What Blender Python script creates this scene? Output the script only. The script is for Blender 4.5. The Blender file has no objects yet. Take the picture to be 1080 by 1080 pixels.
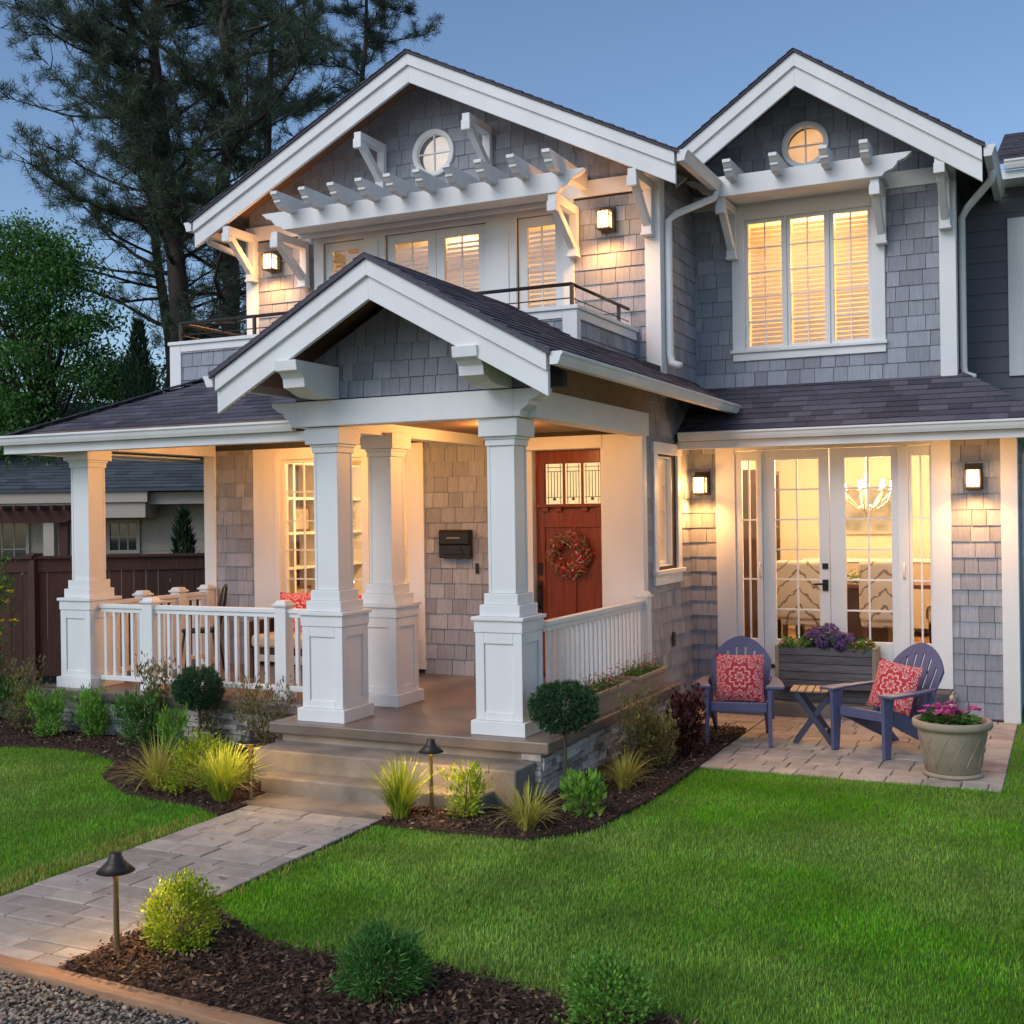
import bpy, math, random
import numpy as np
from mathutils import Vector, Matrix
R = math.radians
PI = math.pi
rng = random.Random(7)
sc = bpy.context.scene
COL = sc.collection

# ------------------------------------------------------------------ camera, sky, sun, exposure
cam_data = bpy.data.cameras.new('camera')
cam = bpy.data.objects.new('camera', cam_data)
COL.objects.link(cam)
sc.camera = cam
yaw, pitch, roll = R(25.149), R(0.075), R(-0.7814)
fwd = Vector((-math.sin(yaw)*math.cos(pitch), math.cos(yaw)*math.cos(pitch), math.sin(pitch)))
rgt = Vector((math.cos(yaw), math.sin(yaw), 0))
upv = rgt.cross(fwd)
r2 = rgt*math.cos(roll) + upv*math.sin(roll)
u2 = -rgt*math.sin(roll) + upv*math.cos(roll)
cam.matrix_world = Matrix(((r2.x, u2.x, -fwd.x, 0), (r2.y, u2.y, -fwd.y, 0), (r2.z, u2.z, -fwd.z, 2.0), (0, 0, 0, 1)))
cam_data.sensor_width = 36
cam_data.lens = 36*1248.8/1080
cam_data.clip_end = 2000

SUN_EL, SUN_AZ = 38, 202          # low sun, behind the camera and a little to its left (azimuth in degrees clockwise from +Y)
world = bpy.data.worlds.new('World'); sc.world = world
world.use_nodes = True
nt = world.node_tree
sky = nt.nodes.new('ShaderNodeTexSky')
sky.sky_type = 'NISHITA'
sky.sun_disc = False
sky.sun_elevation = R(SUN_EL)
sky.sun_rotation = R(SUN_AZ)
sky.air_density = 1.0
sky.dust_density = 0.4
sky.ozone_density = 3.5
bg = nt.nodes['Background']
bg.inputs['Strength'].default_value = 0.088
nt.links.new(sky.outputs[0], bg.inputs[0])
sund = bpy.data.lights.new('sun', 'SUN')
sund.energy = 1.1
sund.angle = R(42)
sund.color = (1.0, 0.96, 0.92)
sun = bpy.data.objects.new('sun', sund); COL.objects.link(sun)
sd = Vector((math.sin(R(SUN_AZ))*math.cos(R(SUN_EL)), math.cos(R(SUN_AZ))*math.cos(R(SUN_EL)), math.sin(R(SUN_EL))))
sun.rotation_euler = sd.to_track_quat('Z', 'Y').to_euler()
vs = sc.view_settings
vs.view_transform = 'Standard'; vs.look = 'None'; vs.exposure = 0.66; vs.gamma = 1.0
try:
    sc.cycles.use_denoising = True
    sc.cycles.max_bounces = 8; sc.cycles.transparent_max_bounces = 12
    sc.cycles.sample_clamp_indirect = 6
except Exception:
    pass

# ------------------------------------------------------------------ materials
def mat(name, col, rough=0.6, isl=0.0, nz=0.0, nscale=4.0, bump=0.0, bscale=60.0, spec=0.4, metal=0.0, hue=0.0, trans=0.0, col2=None, c2scale=1.5, stretch=None, emit=None, estr=0.0):
    m = bpy.data.materials.new(name); m.use_nodes = True
    t = m.node_tree; N = t.nodes; L = t.links
    b = N['Principled BSDF']
    b.inputs['Roughness'].default_value = rough
    b.inputs['Metallic'].default_value = metal
    b.inputs['Specular IOR Level'].default_value = spec
    if emit:
        b.inputs['Emission Color'].default_value = (*emit, 1); b.inputs['Emission Strength'].default_value = estr
    tc = N.new('ShaderNodeTexCoord'); vec = tc.outputs['Object']
    if stretch:
        mp = N.new('ShaderNodeMapping'); mp.inputs['Scale'].default_value = stretch
        L.new(vec, mp.inputs['Vector']); vec = mp.outputs[0]
    rgb = N.new('ShaderNodeRGB'); rgb.outputs[0].default_value = (*col, 1)
    out = rgb.outputs[0]
    if col2:
        n2 = N.new('ShaderNodeTexNoise'); n2.inputs['Scale'].default_value = c2scale; n2.inputs['Detail'].default_value = 4
        L.new(vec, n2.inputs['Vector'])
        mr2 = N.new('ShaderNodeMapRange'); mr2.inputs[1].default_value = 0.38; mr2.inputs[2].default_value = 0.62
        L.new(n2.outputs[0], mr2.inputs[0])
        mx = N.new('ShaderNodeMixRGB'); mx.inputs[2].default_value = (*col2, 1)
        L.new(mr2.outputs[0], mx.inputs[0]); L.new(out, mx.inputs[1]); out = mx.outputs[0]
    if isl or nz or hue:
        hsv = N.new('ShaderNodeHueSaturation')
        L.new(out, hsv.inputs['Color'])
        val = None
        if isl or hue:
            g = N.new('ShaderNodeNewGeometry')
        if isl:
            a = N.new('ShaderNodeMapRange'); a.inputs[3].default_value = 1-isl; a.inputs[4].default_value = 1+isl
            L.new(g.outputs['Random Per Island'], a.inputs[0]); val = a.outputs[0]
        if hue:
            wn = N.new('ShaderNodeTexWhiteNoise'); wn.noise_dimensions = '1D'
            L.new(g.outputs['Random Per Island'], wn.inputs['W'])
            h = N.new('ShaderNodeMapRange'); h.inputs[3].default_value = 0.5-hue; h.inputs[4].default_value = 0.5+hue
            L.new(wn.outputs[0], h.inputs[0]); L.new(h.outputs[0], hsv.inputs['Hue'])
        if nz:
            n = N.new('ShaderNodeTexNoise'); n.inputs['Scale'].default_value = nscale; n.inputs['Detail'].default_value = 6
            L.new(vec, n.inputs['Vector'])
            a2 = N.new('ShaderNodeMapRange'); a2.inputs[1].default_value = 0.3; a2.inputs[2].default_value = 0.7
            a2.inputs[3].default_value = 1-nz; a2.inputs[4].default_value = 1+nz
            L.new(n.outputs[0], a2.inputs[0])
            if val is not None:
                mu = N.new('ShaderNodeMath'); mu.operation = 'MULTIPLY'; L.new(val, mu.inputs[0]); L.new(a2.outputs[0], mu.inputs[1]); val = mu.outputs[0]
            else:
                val = a2.outputs[0]
        if val is not None:
            L.new(val, hsv.inputs['Value'])
        out = hsv.outputs[0]
    L.new(out, b.inputs['Base Color'])
    if bump:
        bn = N.new('ShaderNodeTexNoise'); bn.inputs['Scale'].default_value = bscale; bn.inputs['Detail'].default_value = 5
        L.new(vec, bn.inputs['Vector'])
        bp = N.new('ShaderNodeBump'); bp.inputs['Strength'].default_value = bump; bp.inputs['Distance'].default_value = 0.01
        L.new(bn.outputs[0], bp.inputs['Height']); L.new(bp.outputs[0], b.inputs['Normal'])
    if trans:
        tr = N.new('ShaderNodeBsdfTranslucent'); L.new(out, tr.inputs['Color'])
        ms = N.new('ShaderNodeMixShader'); ms.inputs[0].default_value = trans
        L.new(b.outputs[0], ms.inputs[1]); L.new(tr.outputs[0], ms.inputs[2])
        L.new(ms.outputs[0], N['Material Output'].inputs['Surface'])
    return m

def glass_mat(name, tint=(1, 1, 1), refl=0.10):
    m = bpy.data.materials.new(name); m.use_nodes = True
    t = m.node_tree; N = t.nodes; L = t.links
    N.remove(N['Principled BSDF'])
    tr = N.new('ShaderNodeBsdfTransparent'); tr.inputs[0].default_value = (*tint, 1)
    gl = N.new('ShaderNodeBsdfGlossy'); gl.inputs['Roughness'].default_value = 0.01
    lw = N.new('ShaderNodeLayerWeight'); lw.inputs[0].default_value = 0.35
    mr = N.new('ShaderNodeMapRange'); mr.inputs[3].default_value = refl; mr.inputs[4].default_value = 0.32
    L.new(lw.outputs['Facing'], mr.inputs[0])
    ms = N.new('ShaderNodeMixShader')
    L.new(mr.outputs[0], ms.inputs[0]); L.new(tr.outputs[0], ms.inputs[1]); L.new(gl.outputs[0], ms.inputs[2])
    L.new(ms.outputs[0], N['Material Output'].inputs['Surface'])
    return m

def emit_mat(name, col, s):
    return mat(name, (0.8, 0.8, 0.8), emit=col, estr=s)

WARM = (1.0, 0.44, 0.125)
ROOM = (1.0, 0.59, 0.25)
M = {}
M['white'] = mat('white_paint', (0.77, 0.77, 0.76), 0.5, nz=0.06, nscale=3, bump=0.06, bscale=25, stretch=(1, 1, 0.35))
M['shingle'] = mat('shingle_paint', (0.31, 0.325, 0.365), 0.72, isl=0.19, nz=0.12, nscale=7, bump=0.6, bscale=14, stretch=(9, 9, 0.6), spec=0.25)
M['lap'] = mat('lap_siding_paint', (0.15, 0.155, 0.185), 0.7, nz=0.05, bump=0.1)
M['backing'] = mat('dark_backing', (0.05, 0.05, 0.055), 0.9)
M['roof'] = mat('asphalt_shingle', (0.11, 0.10, 0.125), 0.92, isl=0.33, nz=0.2, nscale=70, bump=0.7, bscale=160, spec=0.15)
M['wood_soffit'] = mat('stained_soffit_wood', (0.19, 0.115, 0.07), 0.6, nz=0.2, nscale=6, stretch=(1, 8, 1), bump=0.1)
M['soffit'] = mat('soffit_boards', (0.33, 0.27, 0.21), 0.7, nz=0.12, nscale=5)
M['deck'] = mat('stained_concrete', (0.145, 0.115, 0.098), 0.33, nz=0.28, nscale=2.2, bump=0.12, bscale=30, col2=(0.20, 0.15, 0.115), c2scale=2.5)
M['step'] = mat('step_concrete', (0.25, 0.215, 0.18), 0.7, nz=0.22, nscale=3.5, bump=0.25, bscale=45, col2=(0.17, 0.15, 0.125), c2scale=3)
M['ledge'] = mat('ledge_stone', (0.42, 0.395, 0.36), 0.8, isl=0.55, nz=0.25, nscale=14, bump=0.8, bscale=28, hue=0.02)
M['mortar'] = mat('dark_mortar', (0.05, 0.048, 0.045), 0.95)
M['door'] = mat('red_door_wood', (0.21, 0.040, 0.015), 0.26, nz=0.25, nscale=5, stretch=(9, 9, 0.7), bump=0.08, bscale=12)
M['black'] = mat('black_metal', (0.022, 0.02, 0.02), 0.4, metal=0.3)
M['bronze'] = mat('dark_bronze', (0.06, 0.048, 0.04), 0.45, metal=0.6)
M['brass'] = mat('aged_brass', (0.30, 0.22, 0.12), 0.45, metal=0.7)
M['glass'] = glass_mat('window_glass', refl=0.06)
M['glass_refl'] = glass_mat('reflective_window_glass', refl=0.16)
M['blind'] = mat('blind_slat', (0.72, 0.66, 0.55), 0.6, trans=0.55)
M['shade'] = mat('window_shade', (0.8, 0.78, 0.74), 0.8, trans=0.5)
M['room'] = mat('room_paint', (0.72, 0.64, 0.50), 0.8)
M['roomfloor'] = mat('room_floor', (0.26, 0.15, 0.08), 0.4, nz=0.2, stretch=(1, 8, 1))
M['paver'] = mat('walk_paver', (0.36, 0.318, 0.275), 0.8, isl=0.20, nz=0.16, nscale=8, bump=0.45, bscale=60, hue=0.015)
M['patio'] = mat('patio_paver', (0.41, 0.352, 0.295), 0.8, isl=0.15, nz=0.16, nscale=7, bump=0.45, bscale=60, hue=0.015)
M['joint'] = mat('paver_joint_sand', (0.075, 0.066, 0.055), 0.95, nz=0.2, nscale=30)
M['mulch'] = mat('bark_mulch', (0.05, 0.027, 0.018), 0.95, nz=0.5, nscale=40, bump=1.0, bscale=50)
M['chip'] = mat('bark_chip', (0.068, 0.036, 0.023), 0.9, isl=0.7, hue=0.02)
M['soil'] = mat('lawn_soil', (0.07, 0.16, 0.012), 0.95, nz=0.3, nscale=12)
M['grass'] = mat('grass_blade', (0.135, 0.395, 0.010), 0.6, isl=0.42, nz=0.30, nscale=1.7, hue=0.03, trans=0.32, spec=0.12, col2=(0.30, 0.44, 0.085), c2scale=0.55)
M['drygrass'] = mat('dry_grass_blade', (0.42, 0.36, 0.10), 0.7, isl=0.4, nz=0.2, nscale=3, hue=0.03, trans=0.3, spec=0.1)
M['chip2'] = mat('pale_bark_chip', (0.20, 0.125, 0.075), 0.9, isl=0.5, hue=0.02)
M['gravel'] = mat('gravel_stone', (0.25, 0.215, 0.18), 0.85, isl=0.6, nz=0.2, nscale=40, hue=0.03)
M['gravelbed'] = mat('gravel_bed', (0.075, 0.07, 0.062), 0.95, nz=0.4, nscale=60)
M['timber'] = mat('cedar_edging', (0.36, 0.205, 0.115), 0.75, nz=0.22, nscale=6, stretch=(0.7, 12, 12), bump=0.3)
M['fence'] = mat('brown_fence_stain', (0.062, 0.026, 0.019), 0.75, isl=0.16, nz=0.25, nscale=5, stretch=(8, 8, 0.6))
M['arbor'] = mat('arbor_stain', (0.075, 0.030, 0.022), 0.75, nz=0.2)
M['nwall'] = mat('beige_siding', (0.42, 0.36, 0.29), 0.75, nz=0.08)
M['ntrim'] = mat('beige_trim', (0.46, 0.40, 0.33), 0.7)
M['nroof'] = mat('slate_roof', (0.072, 0.085, 0.10), 0.9, isl=0.28, nz=0.25, nscale=30, bump=0.4)
M['dglass'] = mat('dark_window_glass', (0.03, 0.04, 0.04), 0.08, spec=0.7)
M['plastic'] = mat('violet_blue_resin', (0.092, 0.102, 0.20), 0.5, nz=0.06, nscale=10)
M['tableleg'] = mat('dark_slate_paint', (0.055, 0.06, 0.10), 0.5)
M['teak'] = mat('pale_slat_wood', (0.42, 0.29, 0.18), 0.6, isl=0.12, nz=0.15, stretch=(8, 1, 1))
M['greywood'] = mat('grey_stained_wood', (0.11, 0.11, 0.115), 0.75, isl=0.2, nz=0.3, nscale=5, stretch=(1, 10, 10), bump=0.25)
M['greywood2'] = mat('tan_end_wood', (0.30, 0.25, 0.19), 0.75, nz=0.25, nscale=6)
M['pot'] = mat('beige_pot_glaze', (0.33, 0.275, 0.20), 0.65, nz=0.12, nscale=6, bump=0.15, bscale=30)
M['planter'] = mat('tan_planter_box', (0.34, 0.26, 0.185), 0.7, nz=0.1)
M['potsoil'] = mat('potting_soil', (0.04, 0.028, 0.02), 0.95, nz=0.4, nscale=50, bump=1)
M['bark'] = mat('pine_bark', (0.060, 0.045, 0.038), 0.95, nz=0.4, nscale=6, stretch=(1, 1, 0.25), bump=1.0, bscale=8)
M['stem'] = mat('shrub_stem', (0.12, 0.085, 0.055), 0.9, nz=0.3, nscale=20)
def leafm(name, c, isl=0.4, hue=0.025, trans=0.3, rough=0.5):
    return mat(name, c, rough, isl=isl, hue=hue, trans=trans, spec=0.3)
M['needle'] = leafm('pine_needle', (0.07, 0.105, 0.06), 0.5)
M['needle2'] = leafm('old_pine_needle', (0.075, 0.055, 0.03), 0.4)
M['maple'] = leafm('bright_tree_leaf', (0.085, 0.20, 0.045), 0.45)
M['darkleaf'] = leafm('dark_tree_leaf', (0.05, 0.095, 0.035), 0.5)
M['cypress'] = leafm('cypress_leaf', (0.022, 0.052, 0.022), 0.4)
M['topiary'] = leafm('topiary_needle', (0.055, 0.125, 0.05), 0.45)
M['spruce'] = leafm('blue_spruce_needle', (0.085, 0.22, 0.045), 0.5)
M['yshrub'] = leafm('yellow_green_leaf', (0.30, 0.40, 0.03), 0.4)
M['gshrub'] = leafm('fresh_green_leaf', (0.17, 0.36, 0.05), 0.4)
M['mgreen'] = leafm('mid_green_leaf', (0.095, 0.22, 0.045), 0.4)
M['olive'] = leafm('olive_red_leaf', (0.20, 0.175, 0.06), 0.45, 0.04)
M['burg'] = leafm('burgundy_leaf', (0.085, 0.026, 0.024), 0.5, 0.02)
M['variegated'] = leafm('gold_grass_blade', (0.50, 0.46, 0.10), 0.3)
M['limegrass'] = leafm('lime_grass_blade', (0.34, 0.42, 0.05), 0.35)
M['pink'] = leafm('pink_petal', (0.62, 0.10, 0.36), 0.3)
M['palepink'] = leafm('pale_pink_petal', (0.60, 0.32, 0.30), 0.35)
M['purple'] = leafm('purple_petal', (0.14, 0.085, 0.24), 0.45, 0.03)
M['rose'] = leafm('rose_petal', (0.55, 0.10, 0.12), 0.35)
M['yellow'] = leafm('yellow_petal', (0.75, 0.55, 0.02), 0.25)
M['dried'] = leafm('dried_wreath_sprig', (0.34, 0.20, 0.11), 0.5, 0.04)
M['berry'] = leafm('red_berry_leaf', (0.60, 0.045, 0.03), 0.4)
M['cushion'] = mat('beige_cushion', (0.48, 0.38, 0.28), 0.9, nz=0.06, bump=0.2, bscale=200)
M['redfab'] = mat('red_fabric', (0.55, 0.035, 0.03), 0.85, nz=0.1, bump=0.2, bscale=200)
M['wicker'] = mat('dark_wicker', (0.035, 0.024, 0.02), 0.6, bump=0.5, bscale=90)
M['darkwood'] = mat('dark_wood', (0.10, 0.05, 0.03), 0.45, nz=0.2, stretch=(1, 6, 1))
M['bulb'] = emit_mat('lit_bulb', (1.0, 0.74, 0.45), 60)
M['lampglass'] = emit_mat('lit_lamp_glass', (1.0, 0.66, 0.32), 3.0)
M['ceilglow'] = emit_mat('lit_ceiling_lens', (1.0, 0.66, 0.34), 6)
M['lens'] = emit_mat('lit_path_lens', (1.0, 0.60, 0.25), 8)
M['crystal'] = mat('pale_metal', (0.75, 0.65, 0.5), 0.3, metal=0.5)
M['ground'] = mat('far_ground', (0.06, 0.075, 0.035), 0.95, nz=0.3, nscale=0.5)
M['picture'] = mat('framed_print', (0.42, 0.40, 0.36), 0.6, col2=(0.2, 0.19, 0.16), c2scale=4)

def pillow_mat():
    m = bpy.data.materials.new('red_mandala_fabric'); m.use_nodes = True
    t = m.node_tree; N = t.nodes; L = t.links; b = N['Principled BSDF']; b.inputs['Roughness'].default_value = 0.9
    tc = N.new('ShaderNodeTexCoord'); sp = N.new('ShaderNodeSeparateXYZ'); L.new(tc.outputs['Object'], sp.inputs[0])
    def mth(op, a, c=None):
        n = N.new('ShaderNodeMath'); n.operation = op
        for i, v in enumerate((a, c)):
            if v is None: continue
            if isinstance(v, (int, float)): n.inputs[i].default_value = v
            else: L.new(v, n.inputs[i])
        return n.outputs[0]
    x, z = sp.outputs[0], sp.outputs[2]
    r = mth('SQRT', mth('ADD', mth('MULTIPLY', x, x), mth('MULTIPLY', z, z)))
    th = mth('ARCTAN2', z, x)
    pet = mth('ABSOLUTE', mth('SINE', mth('MULTIPLY', th, 4)))
    ph = mth('SUBTRACT', mth('MULTIPLY', r, 120), mth('MULTIPLY', pet, 3.4))
    w1 = mth('SINE', ph)
    pet2 = mth('COSINE', mth('MULTIPLY', th, 20))
    w2 = mth('SINE', mth('ADD', mth('MULTIPLY', r, 230), mth('MULTIPLY', pet2, 1.8)))
    nzn = N.new('ShaderNodeTexVoronoi'); nzn.inputs['Scale'].default_value = 52; L.new(tc.outputs['Object'], nzn.inputs['Vector'])
    far = mth('GREATER_THAN', r, 0.135)
    centre = mth('GREATER_THAN', mth('ADD', mth('MULTIPLY', w1, 0.75), mth('MULTIPLY', w2, 0.35)), 0.42)
    edge = mth('LESS_THAN', mth('ABSOLUTE', mth('SUBTRACT', nzn.outputs['Distance'], 0.42)), 0.085)
    v = mth('ADD', mth('MULTIPLY', centre, mth('SUBTRACT', 1, far)), mth('MULTIPLY', edge, far))
    mx = N.new('ShaderNodeMixRGB'); mx.inputs[1].default_value = (0.50, 0.035, 0.045, 1); mx.inputs[2].default_value = (0.68, 0.45, 0.43, 1)
    L.new(v, mx.inputs[0]); L.new(mx.outputs[0], b.inputs['Base Color'])
    return m
M['mandala'] = pillow_mat()

def chevron_mat():
    m = bpy.data.materials.new('ikat_fabric'); m.use_nodes = True
    t = m.node_tree; N = t.nodes; L = t.links; b = N['Principled BSDF']; b.inputs['Roughness'].default_value = 0.9
    tc = N.new('ShaderNodeTexCoord'); sp = N.new('ShaderNodeSeparateXYZ'); L.new(tc.outputs['Object'], sp.inputs[0])
    ab = N.new('ShaderNodeMath'); ab.operation = 'ABSOLUTE'; L.new(sp.outputs[0], ab.inputs[0])
    mu = N.new('ShaderNodeMath'); mu.operation = 'ADD'; L.new(ab.outputs[0], mu.inputs[0]); L.new(sp.outputs[2], mu.inputs[1])
    nzn = N.new('ShaderNodeTexNoise'); nzn.inputs['Scale'].default_value = 14; L.new(tc.outputs['Object'], nzn.inputs['Vector'])
    m2 = N.new('ShaderNodeMath'); m2.operation = 'MULTIPLY_ADD'; m2.inputs[1].default_value = 0.13; L.new(nzn.outputs[0], m2.inputs[0]); L.new(mu.outputs[0], m2.inputs[2])
    m3 = N.new('ShaderNodeMath'); m3.operation = 'MULTIPLY'; m3.inputs[1].default_value = 34; L.new(m2.outputs[0], m3.inputs[0])
    s = N.new('ShaderNodeMath'); s.operation = 'SINE'; L.new(m3.outputs[0], s.inputs[0])
    g = N.new('ShaderNodeMath'); g.operation = 'GREATER_THAN'; g.inputs[1].default_value = 0.86; L.new(s.outputs[0], g.inputs[0])
    mx = N.new('ShaderNodeMixRGB'); mx.inputs[1].default_value = (0.60, 0.53, 0.44, 1); mx.inputs[2].default_value = (0.24, 0.18, 0.13, 1)
    L.new(g.outputs[0], mx.inputs[0]); L.new(mx.outputs[0], b.inputs['Base Color'])
    return m
M['ikat'] = chevron_mat()

# ------------------------------------------------------------------ mesh helpers
class MB:
    def __init__(s): s.v = []; s.f = []; s.sm = []
    def add(s, vs, fs, smooth=False):
        o = len(s.v); s.v += [tuple(p) for p in vs]
        for f in fs: s.f.append(tuple(i+o for i in f)); s.sm.append(smooth)
        return s
    def box(s, x0, x1, y0, y1, z0, z1):
        v = [(x, y, z) for z in (z0, z1) for y in (y0, y1) for x in (x0, x1)]
        return s.add(v, [(0, 2, 3, 1), (4, 5, 7, 6), (0, 1, 5, 4), (2, 6, 7, 3), (0, 4, 6, 2), (1, 3, 7, 5)])
    def obox(s, c, h, m):
        v = [Vector(c) + m @ Vector((x*h[0], y*h[1], z*h[2])) for z in (-1, 1) for y in (-1, 1) for x in (-1, 1)]
        return s.add(v, [(0, 2, 3, 1), (4, 5, 7, 6), (0, 1, 5, 4), (2, 6, 7, 3), (0, 4, 6, 2), (1, 3, 7, 5)])
    def bar(s, a, b, w, h, up=(0, 0, 1)):
        a, b = Vector(a), Vector(b); d = (b-a); l = d.length; d.normalize()
        x = d.cross(Vector(up)); 
        if x.length < 1e-5: x = d.cross(Vector((0, 1, 0)))
        x.normalize(); z = x.cross(d)
        m = Matrix((x, d, z)).transposed()
        return s.obox((a+b)/2, (w/2, l/2, h/2), m)
    def prism(s, pts, ax, a0, a1):
        def P(p, a):
            return (a, p[0], p[1]) if ax == 'x' else (p[0], a, p[1]) if ax == 'y' else (p[0], p[1], a)
        n = len(pts)
        v = [P(p, a0) for p in pts] + [P(p, a1) for p in pts]
        return s.add(v, [tuple(range(n))[::-1], tuple(range(n, 2*n))] + [(i, (i+1) % n, n+(i+1) % n, n+i) for i in range(n)])
    def slab(s, poly, nrm):
        n = len(poly); nrm = Vector(nrm)
        v = [Vector(p) for p in poly] + [Vector(p)+nrm for p in poly]
        return s.add(v, [tuple(range(n))[::-1], tuple(range(n, 2*n))] + [(i, (i+1) % n, n+(i+1) % n, n+i) for i in range(n)])
    def tube(s, pts, rad, n=8, cap=True):
        pts = [Vector(p) for p in pts]
        if not isinstance(rad, (list, tuple)): rad = [rad]*len(pts)
        rings = []; ref = None
        for i, p in enumerate(pts):
            d = (pts[min(i+1, len(pts)-1)] - pts[max(i-1, 0)]).normalized()
            if ref is None:
                ref = d.orthogonal().normalized()
            else:
                ref = (ref - d*ref.dot(d))
                ref = ref.normalized() if ref.length > 1e-6 else d.orthogonal().normalized()
            b = d.cross(ref)
            rings.append([p + (ref*math.cos(2*PI*k/n) + b*math.sin(2*PI*k/n))*rad[i] for k in range(n)])
        v = [q for r in rings for q in r]
        f = [(i*n+k, i*n+(k+1) % n, (i+1)*n+(k+1) % n, (i+1)*n+k) for i in range(len(pts)-1) for k in range(n)]
        if cap:
            f += [tuple(range(n))[::-1], tuple(range((len(pts)-1)*n, len(pts)*n))]
        return s.add(v, f, True)
    def lathe(s, prof, c=(0, 0, 0), n=24, smooth=True, bottom=True):
        v = [(c[0]+r*math.cos(2*PI*k/n), c[1]+r*math.sin(2*PI*k/n), c[2]+z) for r, z in prof for k in range(n)]
        f = [(i*n+k, i*n+(k+1) % n, (i+1)*n+(k+1) % n, (i+1)*n+k) for i in range(len(prof)-1) for k in range(n)]
        f += [tuple(range((len(prof)-1)*n, len(prof)*n))]+([tuple(range(n))[::-1]] if bottom else [])
        return s.add(v, f, smooth)
    def taper(s, z0, z1, a, b, c=(0, 0)):
        v = [(c[0]+x*a, c[1]+y*a, z0) for y in (-1, 1) for x in (-1, 1)] + [(c[0]+x*b, c[1]+y*b, z1) for y in (-1, 1) for x in (-1, 1)]
        return s.add(v, [(0, 2, 3, 1), (4, 5, 7, 6), (0, 1, 5, 4), (2, 6, 7, 3), (0, 4, 6, 2), (1, 3, 7, 5)])
    def build(s, name, m, parent=None, bevel=0.0, seg=2, loc=None, rz=0.0):
        me = bpy.data.meshes.new(name)
        me.from_pydata(s.v, [], s.f); me.update()
        me.polygons.foreach_set('use_smooth', s.sm)
        me.materials.append(M[m] if isinstance(m, str) else m)
        o = bpy.data.objects.new(name, me); COL.objects.link(o)
        if parent: o.parent = parent
        if loc is not None: o.location = loc
        if rz: o.rotation_euler.z = rz
        if bevel:
            b = o.modifiers.new('bevel', 'BEVEL'); b.width = bevel; b.segments = seg; b.limit_method = 'ANGLE'; b.angle_limit = R(40)
        return o

def np_mesh(name, V, F, m, parent=None, loc=None, smooth=False):
    """V (n,3) floats, F (m,k) ints: one mesh object"""
    V = np.asarray(V, dtype=np.float32); F = np.asarray(F, dtype=np.int32)
    me = bpy.data.meshes.new(name)
    k = F.shape[1]
    me.vertices.add(len(V)); me.vertices.foreach_set('co', V.ravel())
    me.loops.add(F.size); me.loops.foreach_set('vertex_index', F.ravel())
    me.polygons.add(len(F)); me.polygons.foreach_set('loop_start', np.arange(0, F.size, k, dtype=np.int32))
    if smooth: me.polygons.foreach_set('use_smooth', np.ones(len(F), dtype=bool))
    me.update(calc_edges=True)
    me.materials.append(M[m] if isinstance(m, str) else m)
    o = bpy.data.objects.new(name, me); COL.objects.link(o)
    if parent: o.parent = parent
    if loc is not None: o.location = loc
    return o

def tag(o, label=None, cat=None, group=None, kind=None):
    if label: o['label'] = label
    if cat: o['category'] = cat
    if group: o['group'] = group
    if kind: o['kind'] = kind
    return o
def thing(name, label, cat, loc=(0, 0, 0), rz=0.0, group=None):
    o = bpy.data.objects.new(name, None); COL.objects.link(o)
    o.location = loc; o.rotation_euler.z = rz
    return tag(o, label, cat, group)
def part(name, parent, loc=(0, 0, 0), rz=0.0):
    o = bpy.data.objects.new(name, None); COL.objects.link(o)
    o.parent = parent; o.location = loc; o.rotation_euler.z = rz
    return o
def kids(o): return [c for c in bpy.data.objects if c.parent == o]
def dup(o, parent=None, loc=None, rz=None):
    c = o.copy(); COL.objects.link(c)
    if parent: c.parent = parent
    if loc is not None: c.location = loc
    if rz is not None: c.rotation_euler.z = rz
    for k in kids(o): dup(k, c)
    return c
def lamp(kind, energy, loc, parent=None, size=0.05, col=WARM, aim=None, spot=None):
    d = bpy.data.lights.new('lamp_light', kind); d.energy = energy; d.color = col
    if kind == 'AREA': d.size = size
    else: d.shadow_soft_size = size
    if spot: d.spot_size = R(spot); d.spot_blend = 0.8
    o = bpy.data.objects.new('lamp_light', d); COL.objects.link(o); o.location = loc
    if parent: o.parent = parent
    if aim: o.rotation_euler = (Vector(loc)-Vector(aim)).to_track_quat('Z', 'Y').to_euler()
    return o

# convex polygon clipping in 2-D
def clip_half(poly, a, b, c):
    out = []
    for i in range(len(poly)):
        p, q = poly[i], poly[(i+1) % len(poly)]
        dp = a*p[0]+b*p[1]-c; dq = a*q[0]+b*q[1]-c
        if dp <= 0: out.append(p)
        if dp*dq < 0:
            t = dp/(dp-dq); out.append((p[0]+(q[0]-p[0])*t, p[1]+(q[1]-p[1])*t))
    return out
def clip_convex(poly, conv):
    ar = sum(conv[i][0]*conv[(i+1) % len(conv)][1]-conv[(i+1) % len(conv)][0]*conv[i][1] for i in range(len(conv)))
    if ar < 0: conv = conv[::-1]
    for i in range(len(conv)):
        p, q = conv[i], conv[(i+1) % len(conv)]
        a, b = (q[1]-p[1]), -(q[0]-p[0])
        poly = clip_half(poly, a, b, a*p[0]+b*p[1])
        if len(poly) < 3: return []
    return poly
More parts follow.
